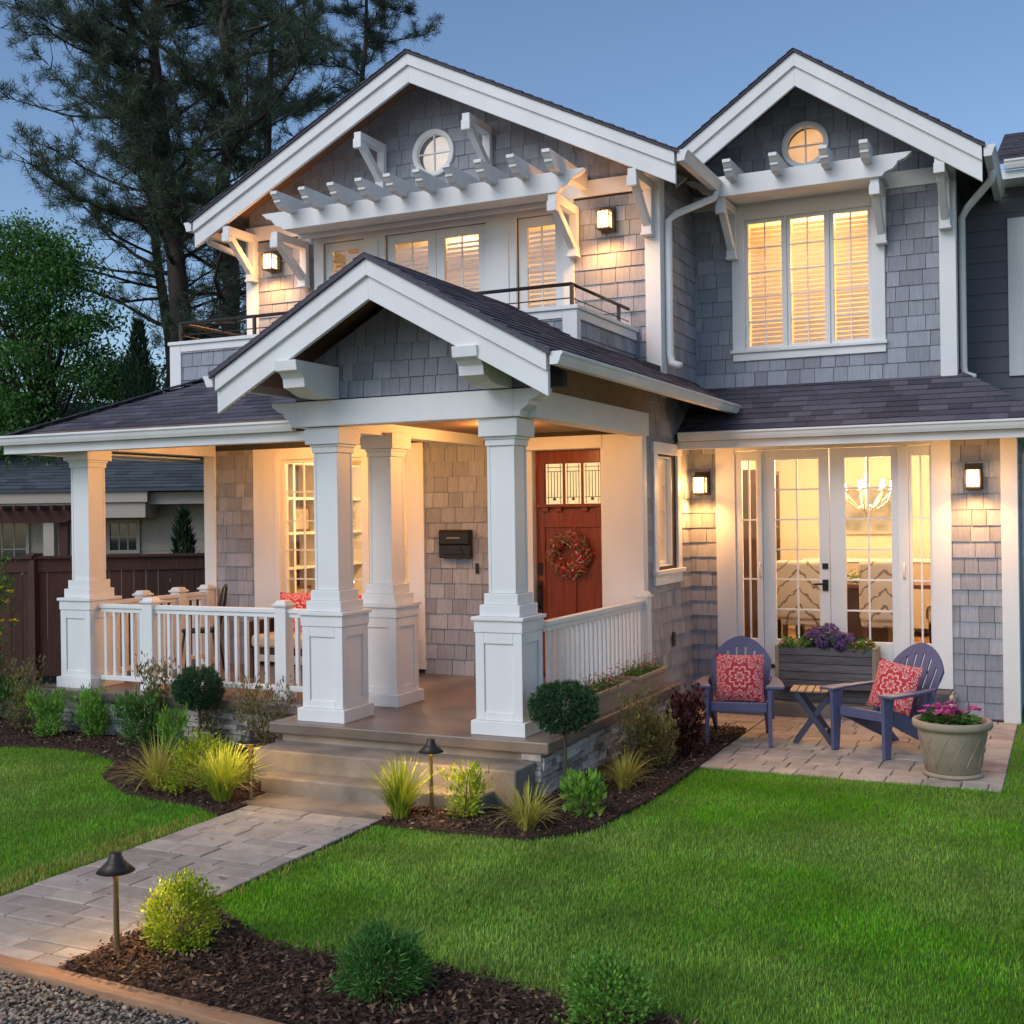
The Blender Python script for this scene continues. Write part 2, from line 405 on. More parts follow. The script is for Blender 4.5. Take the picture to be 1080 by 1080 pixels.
def shingles(mb, O, U, V, regions, course=0.15, wr=(0.11, 0.22), tb=0.016, tt=0.004, gap=0.005, v0=0.0, seed=1, flat=False, jit=0.0, hole=None):
    """rows of shingles as little solids on the plane O + u U + v V, clipped to convex regions in (u, v)"""
    rr = random.Random(seed)
    O, U, V = Vector(O), Vector(U).normalized(), Vector(V).normalized(); Nn = U.cross(V)
    us = [p[0] for r in regions for p in r]; vv = [p[1] for r in regions for p in r]
    k = math.floor((min(vv)-v0)/course)
    v = v0+k*course
    while v < max(vv):
        u = min(us)-rr.uniform(0, wr[1])
        while u < max(us):
            w = rr.uniform(*wr); t1 = tb*rr.uniform(0.75, 1.15); vb = v+rr.uniform(-jit, jit)
            cell = [(u+gap/2, vb), (u+w-gap/2, vb), (u+w-gap/2, v+course+0.004), (u+gap/2, v+course+0.004)]
            for rg in regions:
                c = clip_convex(cell, rg)
                if hole and len(c) >= 3:
                    mx_, mz_ = sum(p[0] for p in c)/len(c)-hole[0], sum(p[1] for p in c)/len(c)-hole[1]
                    dd = math.hypot(mx_, mz_) or 1e-6
                    if dd < hole[2]+0.2:
                        nx, nz_ = mx_/dd, mz_/dd
                        c = clip_half(c, -nx, -nz_, -(nx*hole[0]+nz_*hole[1]+hole[2]))
                if len(c) < 3: continue
                if abs(sum(c[i][0]*c[(i+1) % len(c)][1]-c[(i+1) % len(c)][0]*c[i][1] for i in range(len(c)))) < 2e-5: continue
                n = len(c)
                top = [O+U*p[0]+V*p[1]+Nn*(t1 if flat else t1+(tt-t1)*min(1, max(0, (p[1]-v)/course))) for p in c]
                bot = [O+U*p[0]+V*p[1] for p in c]
                mb.add(top+bot, [tuple(range(n))]+[(i, n+i, n+(i+1) % n, (i+1) % n) for i in range(n)])
            u += w
        v += course
    return mb
def rect(x0, x1, z0, z1): return [(x0, z0), (x1, z0), (x1, z1), (x0, z1)]
# ------------------------------------------------------------------ the ground and its surfaces
def yc(x): return 3.91-0.056*(x+4.46)      # back edge of the timber kerb
def sheet(name, poly, z, m, kind='structure'):
    mb = MB(); mb.add([(x, y, z) for x, y in poly], [tuple(range(len(poly)))])
    o = mb.build(name, m); return tag(o, kind=kind)
tag(MB().add([(-150, -60, -0.06), (150, -60, -0.06), (150, 220, -0.06), (-150, 220, -0.06)], [(0, 1, 2, 3)]).build('ground', 'ground'), kind='structure')
LAWN_R = [(-4.06, 3.87), (4.5, yc(4.5)-0.02), (4.5, 13.0), (-0.44, 13.0), (-0.44, 8.96), (-2.64, 8.955), (-2.64, 7.9), (-2.73, 6.95), (-3.02, 6.6), (-3.5, 6.52), (-4.05, 6.56)]
LAWN_L = [(-5.15, 3.93), (-5.15, 6.32), (-5.42, 6.50), (-6.2, 6.62), (-6.75, 6.98), (-7.1, 7.5), (-7.6, 7.68), (-8.15, 7.72), (-8.6, 7.58), (-14, 7.4), (-14, yc(-14)-0.02)]
FRONTBED = [(-4.06, 3.87), (3.2, yc(3.2)-0.02), (3.2, 4.25), (0.2, 4.30), (-0.9, 4.36), (-1.55, 4.44), (-2.1, 4.47), (-2.62, 4.56), (-2.9, 4.53), (-3.2, 4.47), (-3.45, 4.52), (-3.85, 4.74), (-4.06, 4.78)]
MULCH_R = [(-4.055, 6.99), (-4.055, 6.5), (-3.5, 6.5), (-3.0, 6.55), (-2.7, 6.93), (-2.62, 7.9), (-2.62, 9.0), (-2.66, 10.6), (-3.4, 10.6), (-3.4, 7.3), (-4.055, 7.3)]
MULCH_L = [(-5.155, 6.3), (-5.155, 6.615), (-5.255, 6.625), (-5.255, 7.3), (-5.5, 7.3), (-5.7, 8.4), (-14, 8.6), (-14, 7.35), (-8.6, 7.5), (-8.15, 7.62), (-7.6, 7.6), (-7.1, 7.42), (-6.75, 6.9), (-6.2, 6.55), (-5.42, 6.45)]
sheet('lawn', LAWN_R, 0.0, 'soil'); sheet('lawn', LAWN_L, 0.0, 'soil')
RBED_E = [(-0.44, 9.0), (4.5, 9.0), (4.5, 14), (-0.44, 14)]
def mound(name, poly, z, m, h):
    """a planting bed: edge at z, gently heaped towards its middle"""
    cx = sum(p[0] for p in poly)/len(poly); cy = sum(p[1] for p in poly)/len(poly)
    mb = MB(); n = len(poly)
    mb.add([(x, y, z-0.05) for x, y in poly]+[(x, y, z) for x, y in poly], [(i, (i+1) % n, n+(i+1) % n, n+i) for i in range(n)]+[tuple(range(n, 2*n))])
    return tag(mb.build(name, m), kind='structure')
mound('mulch_bed', MULCH_R, 0.03, 'mulch', 0.03); mound('mulch_bed', MULCH_L, 0.022, 'mulch', 0.03)
mound('mulch_bed', FRONTBED, 0.014, 'mulch', 0.02)
tag(MB().prism([(-60, -30), (60, -30), (60, yc(60)-0.06), (-60, yc(-60)-0.06)], 'z', -0.05, -0.025).build('gravel_road', 'gravelbed'), kind='structure')
tag(MB().bar((-16, yc(-16)-0.05, -0.035), (8, yc(8)-0.05, -0.035), 0.098, 0.10).build('kerb', 'timber', bevel=0.006), kind='structure')

# pavers: every stone a little bevel-edged block
def pavers(name, x0, x1, y0, y1, m, row, wr, seed, along='x', z=0.012):
    mb = MB(); mb.box(x0, x1, y0, y1, -0.04, z-0.012)
    tag(mb.build(name+'_bed', 'joint'), kind='structure')
    mb = MB(); rr = random.Random(seed); b = y0 if along == 'x' else x0
    e = y1 if along == 'x' else x1
    while b < e-0.02:
        h = min(rr.choice(row), e-b)
        a = (x0 if along == 'x' else y0); ae = (x1 if along == 'x' else y1)
        first = True
        while a < ae-0.02:
            w = rr.uniform(*wr); w = w*rr.uniform(0.4, 1) if first else w; first = False
            if ae-a-w < 0.07: w = ae-a
            q = [(a+0.004, b+0.004), (a+w-0.004, b+0.004), (a+w-0.004, b+h-0.004), (a+0.004, b+h-0.004)]
            if along == 'y': q = [(p[1], p[0]) for p in q][::-1]
            zz = z+rr.uniform(-0.003, 0.003); c = 0.006
            ctr = (sum(p[0] for p in q)/4, sum(p[1] for p in q)/4)
            ins = [(p[0]+math.copysign(c, ctr[0]-p[0]), p[1]+math.copysign(c, ctr[1]-p[1])) for p in q]
            v = [(p[0], p[1], -0.02) for p in q]+[(p[0], p[1], zz-0.004) for p in q]+[(p[0], p[1], zz) for p in ins]
            mb.add(v, [(8, 9, 10, 11)]+[(i, (i+1) % 4, 4+(i+1) % 4, 4+i) for i in range(4)]+[(4+i, 4+(i+1) % 4, 8+(i+1) % 4, 8+i) for i in range(4)])
            a += w
        b += h
    return tag(mb.build(name, m), kind='structure')
pavers('path', -5.15, -4.09, 3.90, 6.62, 'paver', (0.105, 0.145, 0.19), (0.20, 0.48), 3)
tag(MB().box(-5.25, -4.06, 6.62, 6.99, -0.05, 0.016).build('path', 'step', bevel=0.006), kind='structure')
pavers('patio', -2.64, -0.44, 8.95, 11.84, 'patio', (0.14, 0.21), (0.18, 0.34), 5)
pavers('patio', -3.53, -2.645, 10.53, 11.84, 'patio', (0.14, 0.21), (0.18, 0.34), 9)

# ------------------------------------------------------------------ the house
house = thing('house', 'grey shingled two storey house with white trim, gables, lit porch and french doors', 'house')
SH = 'shingle'
def wall_part(mbs, name='wall', m=SH): return mbs.build(name, m, house)
# floor levels and planes
DK = 0.42
# deck, steps, stone base
mb = MB()
mb.prism([(-5.6, 7.46), (-3.25, 7.46), (-3.25, 10.53), (-3.5, 10.53), (-3.5, 10.6), (-8.85, 10.6), (-8.85, 8.2), (-5.6, 8.2)], 'z', 0.335, DK)
mb.build('porch_deck', 'deck', house, bevel=0.012)
for (x0, x1, y0, y1, z) in ((-5.52, -3.36, 7.16, 7.52, 0.278), (-5.30, -3.52, 6.95, 7.2, 0.135)):
    MB().box(x0, x1, y0, y1, -0.05, z).build('porch_step', 'step', house, bevel=0.014)
MB().box(-5.5, -3.46, 7.5, 8.3, -0.05, 0.33).build('porch_base', 'step', house)
def ledge(mb, O, U, L, z0, z1, seed):
    rr = random.Random(seed); O, U = Vector(O), Vector(U); Nn = U.cross(Vector((0, 0, 1)))
    z = z0
    while z < z1-0.012:
        h = min(rr.uniform(0.028, 0.06), z1-z)
        if z1-z-h < 0.015: h = z1-z
        a = 0.0
        while a < L:
            w = min(rr.uniform(0.08, 0.34), L-a)
            d = rr.uniform(0.006, 0.036); dz = rr.uniform(-0.004, 0.004)
            j = lambda s=0.004: rr.uniform(-s, s)
            q = [O+U*(a+0.002)+Vector((0, 0, z+0.002+dz)), O+U*(a+w-0.002)+Vector((0, 0, z+0.002+j())), O+U*(a+w-0.002)+Vector((0, 0, z+h-0.002+j())), O+U*(a+0.002)+Vector((0, 0, z+h-0.002))]
            f = [p+Nn*(d+j()) for p in q]
            mb.add([*q, *f], [(4, 5, 6, 7), (0, 1, 5, 4), (1, 2, 6, 5), (2, 3, 7, 6), (3, 0, 4, 7)])
            a += w
        z += h
    return mb
mb = MB(); ledge(mb, (-3.335, 7.50, 0), (0, 1, 0), 3.02, -0.02, 0.333, 4); ledge(mb, (-3.335-0.13, 7.50, 0), (1, 0, 0), 0.15, -0.02, 0.333, 12)
mb.build('stone_base', 'ledge', house)
ledge(MB(), (-8.8, 8.27, 0), (1, 0, 0), 3.2, -0.02, 0.333, 8).build('stone_base', 'ledge', house)
MB().box(-3.6, -3.338, 7.54, 10.5, -0.05, 0.333).box(-8.78, -5.6, 8.272, 8.5, -0.05, 0.333).build('stone_core', 'mortar', house)
# patio steps under the french doors
MB().box(-3.25, -1.0, 11.42, 11.835, -0.05, 0.145).build('patio_step', 'step', house, bevel=0.008)
MB().box(-3.05, -1.0, 11.56, 11.83, 0.148, 0.285).build('patio_step', 'greywood', house, bevel=0.008)
mb = MB(); ledge(mb, (-0.998, 11.42, 0), (0, 1, 0), 0.41, -0.02, 0.28, 31); mb.build('stone_base', 'ledge', house)

# --- lower right wing, wall plane y = 11.85
YR = 11.85
mb = MB()
for r in (rect(-3.55, -3.1, -0.1, 2.9), rect(-1.1, -0.44, -0.1, 2.9), rect(-3.1, -1.1, 2.66, 2.9), rect(-3.1, -1.1, -0.1, 0.44)):
    mb.box(r[0][0], r[1][0], YR, YR+0.12, r[0][1], r[2][1])
mb.box(-0.56, -0.44, YR+0.121, 20, -0.1, 2.9)
mb.build('wall_core', 'backing', house)
mb = MB()
for i, r in enumerate((rect(-3.53, -3.24, 0.02, 2.68), rect(-1.02, -0.56, 0.02, 2.68))): wall_part(shingles(MB(), (0, YR, 0), (1, 0, 0), (0, 0, 1), [r], v0=0.03, seed=11+50*i))
wall_part(shingles(MB(), (-0.44, 0, 0), (0, 1, 0), (0, 0, 1), [rect(11.98, 20, 0.02, 2.68)], v0=0.03, seed=12))
# --- house front behind the porch, wall plane y = 10.32, and the side wall x = -3.53
YH = 10.32; XS = -3.53
mb = MB()
for r in (rect(-8.53, -7.6, 0.3, 3.3), rect(-5.97, -4.96, 0.3, 3.3), rect(-7.6, -5.97, 2.60, 3.3), rect(-7.6, -5.97, 0.3, 0.98), rect(-4.96, -3.9, 2.62, 3.3), rect(-3.9, XS, 0.3, 3.3)):
    mb.box(r[0][0], r[1][0], YH, YH+0.12, r[0][1], r[2][1])
for r in (rect(YH+0.121, 10.72, -0.1, 3.4), rect(11.22, YR, -0.1, 3.4), rect(10.72, 11.22, -0.1, 1.47), rect(10.72, 11.22, 2.53, 3.4)):
    mb.box(XS-0.12, XS, r[0][0], r[1][0], r[0][1], r[2][1])
mb.box(-8.53, -8.41, YH+0.121, 18, 0.0, 3.3)
mb.build('wall_core', 'backing', house)
mb = MB()
for i, r in enumerate((rect(-8.40, -7.88, DK, 2.72), rect(-5.82, -4.97, DK, 2.72))): wall_part(shingles(MB(), (0, YH, 0), (1, 0, 0), (0, 0, 1), [r], v0=DK, seed=21+50*i))
shingles(mb, (XS, 0, 0), (0, 1, 0), (0, 0, 1), [rect(10.40, 10.60, 0.02, 3.3), rect(10.60, 11.47, 0.02, 1.34), rect(10.60, 11.47, 2.66, 3.3), rect(11.47, 11.83, 0.02, 3.3)], v0=0.03, seed=22)
wall_part(mb)
# white pier right of the front door, corner posts
W = 'white'
MB().box(-3.905, -3.60, YH-0.022, YH-0.002, DK, 2.72).build('pier_panel', W, house, bevel=0.003)
MB().box(-3.60, XS+0.022, YH-0.03, YH-0.001, DK, 2.80).box(XS+0.001, XS+0.023, YH, YH+0.085, 0.34, 2.80).build('corner_board', W, house, bevel=0.004)
MB().box(-8.555, -8.40, YH-0.025, YH-0.002, DK, 2.72).build('corner_board', W, house, bevel=0.004)
MB().box(-0.56, -0.415, YR-0.028, YR-0.002, 0.0, 2.68).box(-0.438, -0.413, YR, YR+0.13, 0.0, 2.68).build('corner_board', W, house, bevel=0.004)

# --- windows
def window(parent, name, loc, w, h, cols, rows, fw=0.045, dp=0.05, mw=0.014, rz=0.0, gm='glass', fm=W, vs_=None, hs=None):
    p = part(name, parent, loc, rz)
    mb = MB()
    mb.box(0, w, 0, dp, 0, fw).box(0, w, 0, dp, h-fw, h).box(0, fw, 0, dp, fw, h-fw).box(w-fw, w, 0, dp, fw, h-fw)
    mb.build('frame', fm, p, bevel=0.003)
    mt = MB()
    for i in range(1, cols):
        x = fw+(w-2*fw)*i/cols; mt.box(x-mw/2, x+mw/2, dp*0.35, dp*0.75, fw, h-fw)
    for i in range(1, rows):
        z = fw+(h-2*fw)*i/rows; mt.box(fw, w-fw, dp*0.36, dp*0.74, z-mw/2, z+mw/2)
    if mt.f: mt.build('muntin_bars', fm, p)
    MB().add([(fw, dp*0.55, fw), (w-fw, dp*0.55, fw), (w-fw, dp*0.55, h-fw), (fw, dp*0.55, h-fw)], [(0, 1, 2, 3)]).build('pane', gm, p)
    return p
def blinds(p, w, h, y, pitch=0.042, tilt=35):
    mb = MB(); z = 0.03
    while z < h-0.02:
        mb.obox((w/2, y, z), (w/2-0.01, 0.022, 0.0012), Matrix.Rotation(R(tilt), 3, 'X')); z += pitch
    return mb.build('blind', 'blind', p)
# left porch window: casing with three lights
cz = part('porch_window', house)
MB().box(-7.885, -7.60, YH-0.035, YH-0.002, 0.46, 2.72).build('casing', W, cz, bevel=0.005)
MB().box(-7.585, -7.53, YH-0.06, YH+0.02, 0.94, 2.66).build('casing', W, cz, bevel=0.005)
MB().box(-5.985, -5.80, YH-0.035, YH-0.002, 0.46, 2.72).build('casing', W, cz, bevel=0.005)
MB().box(-7.60, -5.985, YH-0.033, YH-0.002, 2.60, 2.72).build('casing', W, cz, bevel=0.004)
MB().box(-7.60, -5.985, YH-0.05, YH+0.03, 0.94, 1.0).build('sill', W, cz, bevel=0.004)
MB().box(-7.60, -5.985, YH-0.03, YH-0.002, 0.44, 0.94).build('apron_panel', W, cz, bevel=0.004)
for q0, q1 in ((-7.02, -6.92), (-6.52, -6.44)): MB().box(q0, q1, YH-0.04, YH+0.06, 1.0, 2.6).build('mullion', W, cz, bevel=0.004)
for (x0, x1, c) in ((-7.53, -7.02, 2), (-6.92, -6.52, 2), (-6.44, -5.985, 2)):
    window(house, 'window', (x0, YH+0.01, 1.0), x1-x0, 1.6, c, 5, fw=0.035)
# side window on the entry wall (faces the patio)
sw = part('side_window', house, (XS, 10.60, 0))
MB().box(0.002, 0.03, 0.0, 0.12, 1.44, 2.55).box(0.002, 0.03, 0.62+0.12, 0.86, 1.44, 2.55).box(0.002, 0.034, -0.02, 0.88, 2.55, 2.66).box(0.002, 0.032, -0.0, 0.86, 1.30, 1.40).box(0.0, 0.06, -0.03, 0.89, 1.40, 1.44).build('casing', W, sw, bevel=0.004)
MB().box(-0.125, 0.001, 0.122, 0.134, 1.475, 2.525).box(-0.125, 0.001, 0.606, 0.618, 1.475, 2.525).box(-0.125, 0.001, 0.122, 0.618, 2.515, 2.528).box(-0.125, 0.001, 0.122, 0.618, 1.472, 1.485).build('jamb', W, sw)
window(house, 'window', (XS-0.045, 10.735, 1.487), 0.47, 1.026, 2, 4, fw=0.03, rz=PI/2)

# --- front door at y = 10.6 with a red side light
YD = 10.56
fd = part('front_door', house)
mb = MB()
mb.box(-4.69, -3.93, YD, YD+0.05, 0.44, 2.60)
mb.build('door_leaf', 'door', fd)
mb = MB()
for (x0, x1, z0, z1) in ((-4.69, -4.60, 0.46, 2.60), (-4.02, -3.93, 0.46, 2.60), (-4.60, -4.02, 2.48, 2.60), (-4.60, -4.02, 1.86, 2.08), (-4.60, -4.02, 0.46, 0.70), (-4.34, -4.28, 0.70, 1.86)):
    mb.box(x0, x1, YD-0.016, YD-0.001, z0, z1)
for x in (-4.395, -4.205): mb.box(x-0.013, x+0.013, YD-0.015, YD-0.001, 2.08, 2.48)
mb.build('door_rails', 'door', fd, bevel=0.003)
MB().box(-4.66, -3.96, YD-0.075, YD-0.017, 2.055, 2.085).box(-4.62, -4.55, YD-0.055, YD-0.017, 2.015, 2.054).box(-4.47, -4.41, YD-0.055, YD-0.017, 2.015, 2.054).box(-4.20, -4.14, YD-0.055, YD-0.017, 2.015, 2.054).box(-4.06, -4.0, YD-0.055, YD-0.017, 2.015, 2.054).build('door_shelf', 'door', fd, bevel=0.002)
M['leaded'] = mat('lit_leaded_glass', (0.55, 0.52, 0.36), 0.25, emit=(1.0, 0.80, 0.42), estr=0.42, col2=(0.40, 0.42, 0.28), c2scale=9)
for x0, x1 in ((-4.585, -4.408), (-4.382, -4.218), (-4.192, -4.015)):
    g = MB().box(x0, x1, YD-0.006, YD-0.002, 2.085, 2.475).build('leaded_glass', 'leaded', fd)
    w_ = x1-x0; lm = MB()
    for fx in (0.14, 0.32, 0.5, 0.68, 0.86): lm.box(x0+w_*fx-0.003, x0+w_*fx+0.003, YD-0.009, YD-0.0062, 2.09 if fx in (0.14, 0.86) else 2.15, 2.47 if fx in (0.14, 0.86) else 2.40)
    for zz in (2.15, 2.40, 2.44): lm.box(x0+0.01, x1-0.01, YD-0.0092, YD-0.0063, zz-0.003, zz+0.003)
    lm.box(x0+w_*0.42, x0+w_*0.58, YD-0.0094, YD-0.0064, 2.12, 2.145)
    lm.build('lead_lines', 'bronze', g)
MB().box(-4.672, -4.628, YD-0.03, YD-0.017, 1.40, 1.52).build('deadbolt', 'black', fd)
MB().box(-4.668, -4.632, YD-0.045, YD-0.017, 1.0, 1.34).tube([(-4.65, YD-0.02, 1.30), (-4.65, YD-0.085, 1.28), (-4.65, YD-0.09, 1.12), (-4.65, YD-0.02, 1.06)], 0.011).build('handle', 'black', fd)
MB().box(-4.77, -4.692, YD-0.10, YD+0.06, DK, 2.62).build('door_jamb', W, fd, bevel=0.003)
MB().box(-4.955, -4.771, YD-0.02, YD+0.05, DK, 2.62).build('side_light', 'door', fd)
MB().box(-4.96, -3.905, YH-0.03, YD+0.06, 2.602, 2.72).build('door_head', W, fd)
MB().box(-3.929, -3.906, YH, YD+0.06, DK, 2.602).build('door_jamb', W, fd)
MB().box(-4.956, -4.94, YH+0.0, YD-0.02, DK, 2.60).build('door_jamb', W, fd)
MB().box(-4.69, -3.93, YD-0.08, YD+0.05, DK+0.001, 0.438).build('threshold', 'black', fd)

# --- french doors, glass plane y = 11.83
fr = part('french_doors', house)
YF = 11.80
MB().box(-3.25, -3.05, YR-0.032, YR-0.001, 0.29, 2.70).box(-1.17, -0.995, YR-0.032, YR-0.001, 0.29, 2.70).box(-3.05, -1.17, YR-0.030, YR-0.001, 2.60, 2.70).box(-3.05, -1.17, YR-0.028, YR-0.001, 0.287, 0.43).build('casing', W, fr, bevel=0.005)
MB().box(-3.05, -1.17, YR-0.06, YR+0.02, 0.432, 0.455).build('threshold', 'black', fr)
for q0, q1 in ((-2.825, -2.775), (-1.47, -1.375)): MB().box(q0, q1, YR-0.045, YR+0.06, 0.456, 2.598).build('mullion', W, fr, bevel=0.006)
def fleaf(x0, x1, gx0, gx1, cols, rows, name='door'):
    p = part(name, house); y0, y1 = YR-0.02, YR+0.025
    MB().box(x0, gx0, y0, y1, 0.457, 2.597).box(gx1, x1, y0, y1, 0.457, 2.597).box(gx0, gx1, y0, y1, 2.50, 2.597).box(gx0, gx1, y0, y1, 0.457, 0.71).build('frame', W, p, bevel=0.004)
    mt = MB()
    for i in range(1, cols): x = gx0+(gx1-gx0)*i/cols; mt.box(x-0.008, x+0.008, YR-0.008, YR+0.014, 0.71, 2.50)
    for i in range(1, rows): z = 0.71+1.79*i/rows; mt.box(gx0, gx1, YR-0.007, YR+0.013, z-0.008, z+0.008)
    mt.build('muntin_bars', W, p)
    MB().add([(gx0, YR+0.003, 0.71), (gx1, YR+0.003, 0.71), (gx1, YR+0.003, 2.5), (gx0, YR+0.003, 2.5)], [(0, 1, 2, 3)]).build('pane', 'glass', p)
    return p
fleaf(-3.05, -2.825, -2.985, -2.84, 2, 3, 'side_light')
d1 = fleaf(-2.772, -2.118, -2.65, -2.22, 2, 6)
d2 = fleaf(-2.112, -1.472, -1.965, -1.535, 2, 6)
fleaf(-1.374, -1.17, -1.345, -1.185, 2, 3, 'side_light')
MB().box(-2.19, -2.135, YR-0.034, YR-0.02, 1.415, 1.47).build('deadbolt', 'black', d1)
MB().box(-2.19, -2.135, YR-0.036, YR-0.02, 1.20, 1.31).tube([(-2.162, YR-0.03, 1.27), (-2.162, YR-0.075, 1.27), (-2.27, YR-0.08, 1.265)], 0.010).build('handle', 'black', d1)
MB().tube([(-2.80, YR-0.05, 1.33), (-2.80, YR-0.075, 1.35), (-2.80, YR-0.075, 1.45), (-2.80, YR-0.05, 1.47)], 0.010).build('handle', W, fr)
MB().tube([(-1.42, YR-0.05, 1.33), (-1.42, YR-0.075, 1.35), (-1.42, YR-0.075, 1.45), (-1.42, YR-0.05, 1.47)], 0.010).build('handle', W, fr)

# --- columns
def column(cx, cy):
    c = part('column', house, (cx, cy, 0))
    mb = MB(); a = 0.172
    mb.taper(DK, DK+0.10, 0.215, 0.215).box(-a, a, -a, a, DK+0.10, 1.15)
    for s in (-1, 1):
        for (u0, u1, z0, z1) in ((-0.185, -0.115, DK+0.101, 1.149), (0.115, 0.185, DK+0.101, 1.149), (-0.115, 0.115, DK+0.101, DK+0.16), (-0.115, 0.115, 1.07, 1.149)):
            y0, y1 = sorted((s*a+s*0.0005, s*(a+0.013)))
            uu0, uu1 = u0, u1
            mb.box(uu0, uu1, y0, y1, z0, z1)
            if abs(u0) == 0.185: vv0, vv1 = -a, u1
            elif abs(u1) == 0.185: vv0, vv1 = u0, a
            else: vv0, vv1 = u0, u1
            mb.box(y0, y1, vv0, vv1, z0, z1)
    mb.box(-0.192, 0.192, -0.192, 0.192, 1.1502, 1.235).box(-0.208, 0.208, -0.208, 0.208, 1.2352, 1.262)
    mb.build('pedestal', W, c, bevel=0.004)
    MB().box(-0.160, 0.160, -0.160, 0.160, 1.2623, 1.345).box(-0.135, 0.135, -0.135, 0.135, 1.3452, 1.425).box(-0.104, 0.104, -0.104, 0.104, 1.4252, 2.49).build('shaft', W, c, bevel=0.005)
    s_ = MB()
    for sx in (-1, 1):
        for sy in (-1, 1):
            x0, x1 = sorted((sx*0.1085, sx*0.086)); y0, y1 = sorted((sy*0.1085, sy*0.086))
            s_.box(x0, x1, y0, y1, 1.43, 2.488)
    s_.build('corner_trim', W, c, bevel=0.002)
    MB().box(-0.119, 0.119, -0.119, 0.119, 2.4902, 2.535).box(-0.128, 0.128, -0.128, 0.128, 2.5352, 2.556).box(-0.155, 0.155, -0.155, 0.155, 2.5562, 2.685).build('capital', W, c, bevel=0.004)
    return c
column(-3.69, 7.785); column(-5.205, 7.80); column(-5.205, 8.60); column(-8.455, 8.505)

# --- porch railings: every baluster its own sub-part
def railing(name, a, b, posts, n, skip=()):
    p = part(name, house); a, b = Vector(a), Vector(b); d = (b-a); L = d.length; d.normalize()
    ang = math.atan2(d.y, d.x)
    def at_(t, z): return (a.x+d.x*t, a.y+d.y*t, z)
    MB().bar(at_(0, 1.185), at_(L, 1.185), 0.062, 0.04).bar(at_(0, 1.145), at_(L, 1.145), 0.036, 0.038).build('top_rail', W, p, bevel=0.005)
    MB().bar(at_(0, 0.515), at_(L, 0.515), 0.05, 0.045).build('bottom_rail', W, p, bevel=0.005)
    base = MB().box(-0.0165, 0.0165, -0.0165, 0.0165, 0.538, 1.126).build('baluster', W, p, bevel=0.002, seg=1)
    first = True
    for i in range(n):
        t = L*(i+0.5)/n
        if any(abs(t-q) < 0.07 for q in posts): continue
        o = base if first else dup(base, p); first = False
        o.location = at_(t, 0); o.rotation_euler.z = ang
    for t in posts:
        MB().box(-0.058, 0.058, -0.058, 0.058, DK, 1.225).taper(1.2252, 1.245, 0.075, 0.075).taper(1.2452, 1.275, 0.062, 0.045).box(-0.075, 0.075, -0.075, 0.075, DK+0.001, DK+0.06).build('newel_post', W, p, bevel=0.004, loc=at_(t, 0), rz=ang)
    return p
railing('porch_railing', (-8.24, 8.44, 0), (-5.42, 8.44, 0), (0.60, 2.08), 26)
railing('porch_railing', (-8.46, 8.71, 0), (-8.46, 10.28, 0), (0.52, 1.05, 1.50), 14)
railing('porch_railing', (-3.50, 8.0, 0), (-3.50, 10.27, 0), (2.235,), 23)

# --- porch beams, gable and roof
mb = MB()
def beam_end(x, s):   # stepped profile of a beam end in (x, z)
    return [(x, 2.69), (x+s*0.05, 2.69), (x+s*0.06, 2.73), (x+s*0.12, 2.77), (x+s*0.13, 2.80), (x+s*0.17, 2.81), (x+s*0.23, 2.855), (x+s*0.24, 2.885), (x, 2.885)]
YB0, YB1 = 7.60, 7.76
mb.box(-5.40, -3.55, YB0, YB1, 2.69, 2.885)
mb.prism(beam_end(-3.5502, 1), 'y', YB0, YB1).prism(beam_end(-5.3998, -1), 'y', YB0, YB1)
mb.build('porch_beam', W, house, bevel=0.004)
MB().box(-3.60, -3.44, YB1+0.002, YH-0.035, 2.69, 2.895).build('porch_beam', W, house, bevel=0.004)
MB().box(-5.29, -5.12, YB1+0.002, YH-0.04, 2.66, 2.80).build('porch_beam', W, house, bevel=0.004)
MB().box(-8.62, -5.30, 8.36, 8.52, 2.66, 2.80).build('porch_beam', W, house, bevel=0.004)
MB().box(-8.53, -8.38, 8.53, YH-0.03, 2.66, 2.80).build('porch_beam', W, house, bevel=0.004)
MB().box(-8.75, -5.295, 8.15, YH, 2.801, 2.82).box(-5.115, -3.605, YB1+0.003, YH, 2.76, 2.78).build('porch_ceiling', 'wood_soffit', house)
# gable wall over the beam, side frieze
AX, AZ, HS = -4.425, 3.80, 0.555        # porch gable apex and slope
def gz(x, z0=AZ): return z0-abs(x-AX)*HS
mb = MB(); tri = [(-5.45, 2.89), (-3.19, 2.89), (-3.19, gz(-3.19)-0.12), (AX, AZ-0.12), (-5.45, gz(-5.45)-0.12)]
mb.prism(tri, 'y', 7.66, 7.74); mb.build('gable_core', 'backing', house)
mb = MB(); shingles(mb, (0, 7.66, 0), (1, 0, 0), (0, 0, 1), [[(-5.05, 2.90), (-3.75, 2.90), (-3.75, gz(-3.75)-0.13), (AX, AZ-0.13), (-5.05, gz(-5.05)-0.13)], [(-5.44, 2.90), (-5.06, 2.90), (-5.06, gz(-5.06)-0.13), (-5.44, gz(-5.44)-0.13)], [(-3.74, 2.9), (-3.35, 2.9), (-3.35, gz(-3.35)-0.13), (-3.74, gz(-3.74)-0.13)]], course=0.128, wr=(0.09, 0.19), v0=2.90, seed=41)
wall_part(mb, 'gable_wall')
mb = MB(); mb.box(-3.56, -3.52, 7.745, YH+0.08, 2.9, gz(-3.54)-0.07).build('frieze_board', 'soffit', house)
